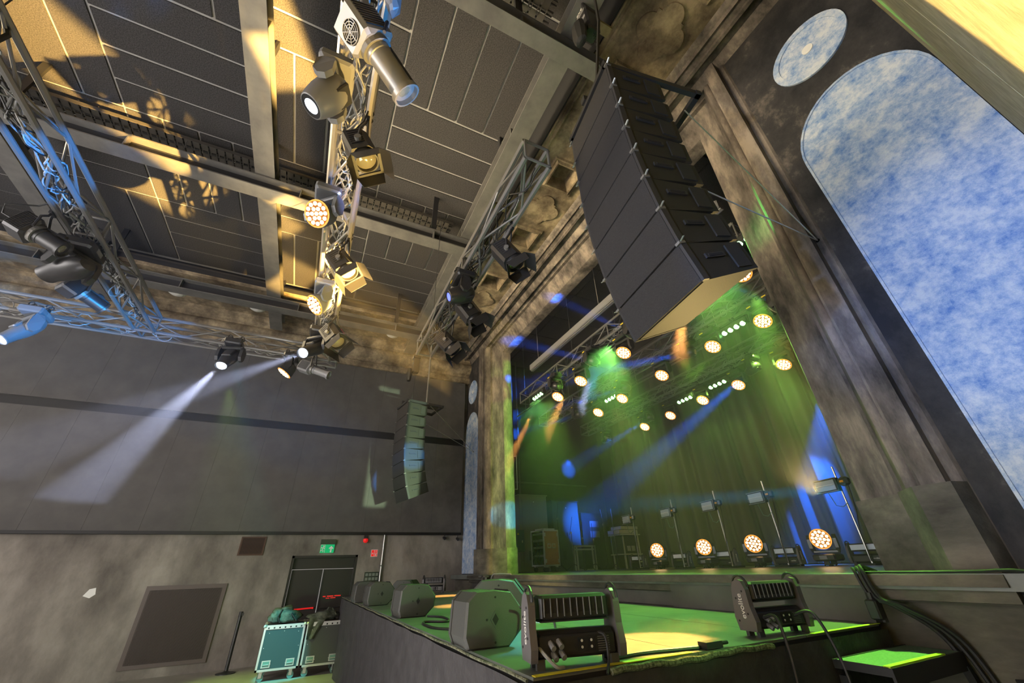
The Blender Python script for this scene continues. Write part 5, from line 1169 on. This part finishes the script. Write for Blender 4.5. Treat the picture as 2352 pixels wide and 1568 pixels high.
# ---------------- strobes on poles
def strobe(label, x, y, zc, first=[None]):
    if first[0] is not None:
        r_ = copy_tree(first[0]); r_.location = (x, y, ZS); r_['label'] = label; return r_
    r_ = thing('strobe_panel', label, 'stage light', (x, y, ZS), math.radians(-12), 'strobe panels on poles at the back of the stage'); first[0] = r_; h = zc-ZS
    MB().tube((.1, .08, 0), (.1, .08, h+.28), .014, 8).obj('pole', 'alu', r_); MB().cbox((.1, .08, .012), (.3, .3, .024)).obj('foot_plate', 'steeldark', r_)
    hd = MB().rbox((-.03, 0, h), (.38, .09, .2), .012).obj('panel_housing', 'fixture', r_); MB().box((-.195, -.052, h-.075), (.13, -.044, h+.075)).obj('reflector', 'strobe', hd, label='ribbed silver reflector')
    b = MB()
    for k in range(12): b.box((-.19, -.055, h-.07+k*.012), (.125, -.052, h-.066+k*.012))
    b.obj('reflector_rib', 'alu', hd); MB().tube((-.19, -.06, h), (.125, -.06, h), .006, 6).obj('flash_tube', 'white', hd)
    MB().box((-.22, -.06, h+.09), (.16, -.04, h+.1)).obj('top_lip', 'alu', hd); MB().box((-.22, -.06, h-.1), (.16, -.04, h-.09)).obj('bottom_lip', 'alu', hd)
    MB().rbox((.26, .0, h+.02), (.16, .11, .13), .03).obj('driver_box', 'fixture', r_); MB().cbox((.26, -.058, h+.02), (.06, .006, .03)).obj('driver_label', 'orangelab', r_)
    MB().path([(-.22+.0, 0, h+.05), (-.27, 0, h+.04), (-.27, 0, h-.05), (-.22, 0, h-.05)], .008, 6).obj('yoke', 'steel', r_)
    MB().path([(.3, 0, h-.05), (.26, .0, h-.4), (.16, .02, h-.7), (.13, .04, .05)], .007, 5).obj('power_cable', 'cable', r_)
    MB().path([(-.05, -.02, h-.1), (.0, -.02, h-.3), (.1, -.02, h-.33), (.18, .0, h-.28)], .006, 5).obj('data_cable', 'wheel', r_)
    return r_
for q, lab in (((1903, 1110), 'silver strobe panel on a pole, nearest the right pilaster'), ((1742, 1141), 'silver strobe panel on a pole, second from the right'), ((1630, 1159), 'silver strobe panel on a pole, middle of the five'),
               ((1533, 1177), 'silver strobe panel on a pole, second from the left'), ((1442, 1192), 'silver strobe panel on a pole, leftmost')):
    p = at(*q, 'y', 7.55); strobe(lab, p.x, 7.55, 2.61)
# curtain
cur = MB().grid(np.linspace(-11.3, .2, 460), (0, .3, .7, 1), lambda x, v: (x+.02*math.sin(x*5), 9.42+.12*math.sin(x*11+1.2*math.sin(x*2.3))*(1-.35*v)+.03*math.sin(x*29), ZS+.02+v*6.6))
tag(cur.obj('backdrop_curtain', 'curtain', None, True), 'tall pleated dark curtain across the back of the stage', 'curtain')
tag(MB().tube((-11.4, 9.45, 8.14), (.4, 9.45, 8.14), .025, 8).obj('curtain_track', 'steeldark'), 'dark curtain track above the backdrop', 'track')
# ================================================================== HAZE
def haze(name, a, b, dens, lab):
    m = bpy.data.materials.new(name); m.use_nodes = True; nt = m.node_tree; nt.nodes.clear(); o_ = nt.nodes.new('ShaderNodeOutputMaterial'); v = nt.nodes.new('ShaderNodeVolumeScatter')
    v.inputs['Density'].default_value = dens; v.inputs['Anisotropy'].default_value = .25; v.inputs['Color'].default_value = (1, 1, 1, 1)
    nt.links.new(v.outputs[0], o_.inputs['Volume']); M[name] = m
    o = MB().box(a, b).obj('haze', name); o['kind'] = 'stuff'; o['label'] = lab; o['category'] = 'haze'; return o
haze('haze_stage', (-12.35, 4.72, ZS+.02), (.5, 9.25, 6.8), .03, 'thin smoke haze filling the stage')
haze('haze_mouth', (-9.5, 4.12, ZS+.02), (-2.1, 4.7, 7.2), .03, 'thin smoke haze in the mouth of the stage opening')
haze('haze_hall', (-11.3, -5.2, 2.2), (-3.2, 1.0, 4.66), .007, 'thin smoke haze in the hall below the trusses')

for k, p, a in (('t3a', 9000, 10), ('t3d', 9000, 9), ('t2a', 5000, 9), ('t2b', 14000, 12)):
    r_, c_, d_ = heads[k]; spot('beam_white', c_+d_*.36, c_+d_*3, (.62, .68, 1), p*1.6, a, .2, .03)

BEAM = (.012, .13, 1)
for (c, d), (p, a) in zip(blues, ((4000, 5), (12000, 6), (9000, 6), (22000, 8), (9000, 9), (8000, 6), (7000, 6), (11000, 8), (24000, 10), (5000, 6))):
    spot('beam_blue', c+d*.06, c+d, BEAM, p, a*1.15, .9, .05)
c = at(1888, 895, 'y', 8.9); spot('beam_blue_wide', c, at(1884, 1200, 'y', 9.35), BEAM, 9000, 28, .7, .05)
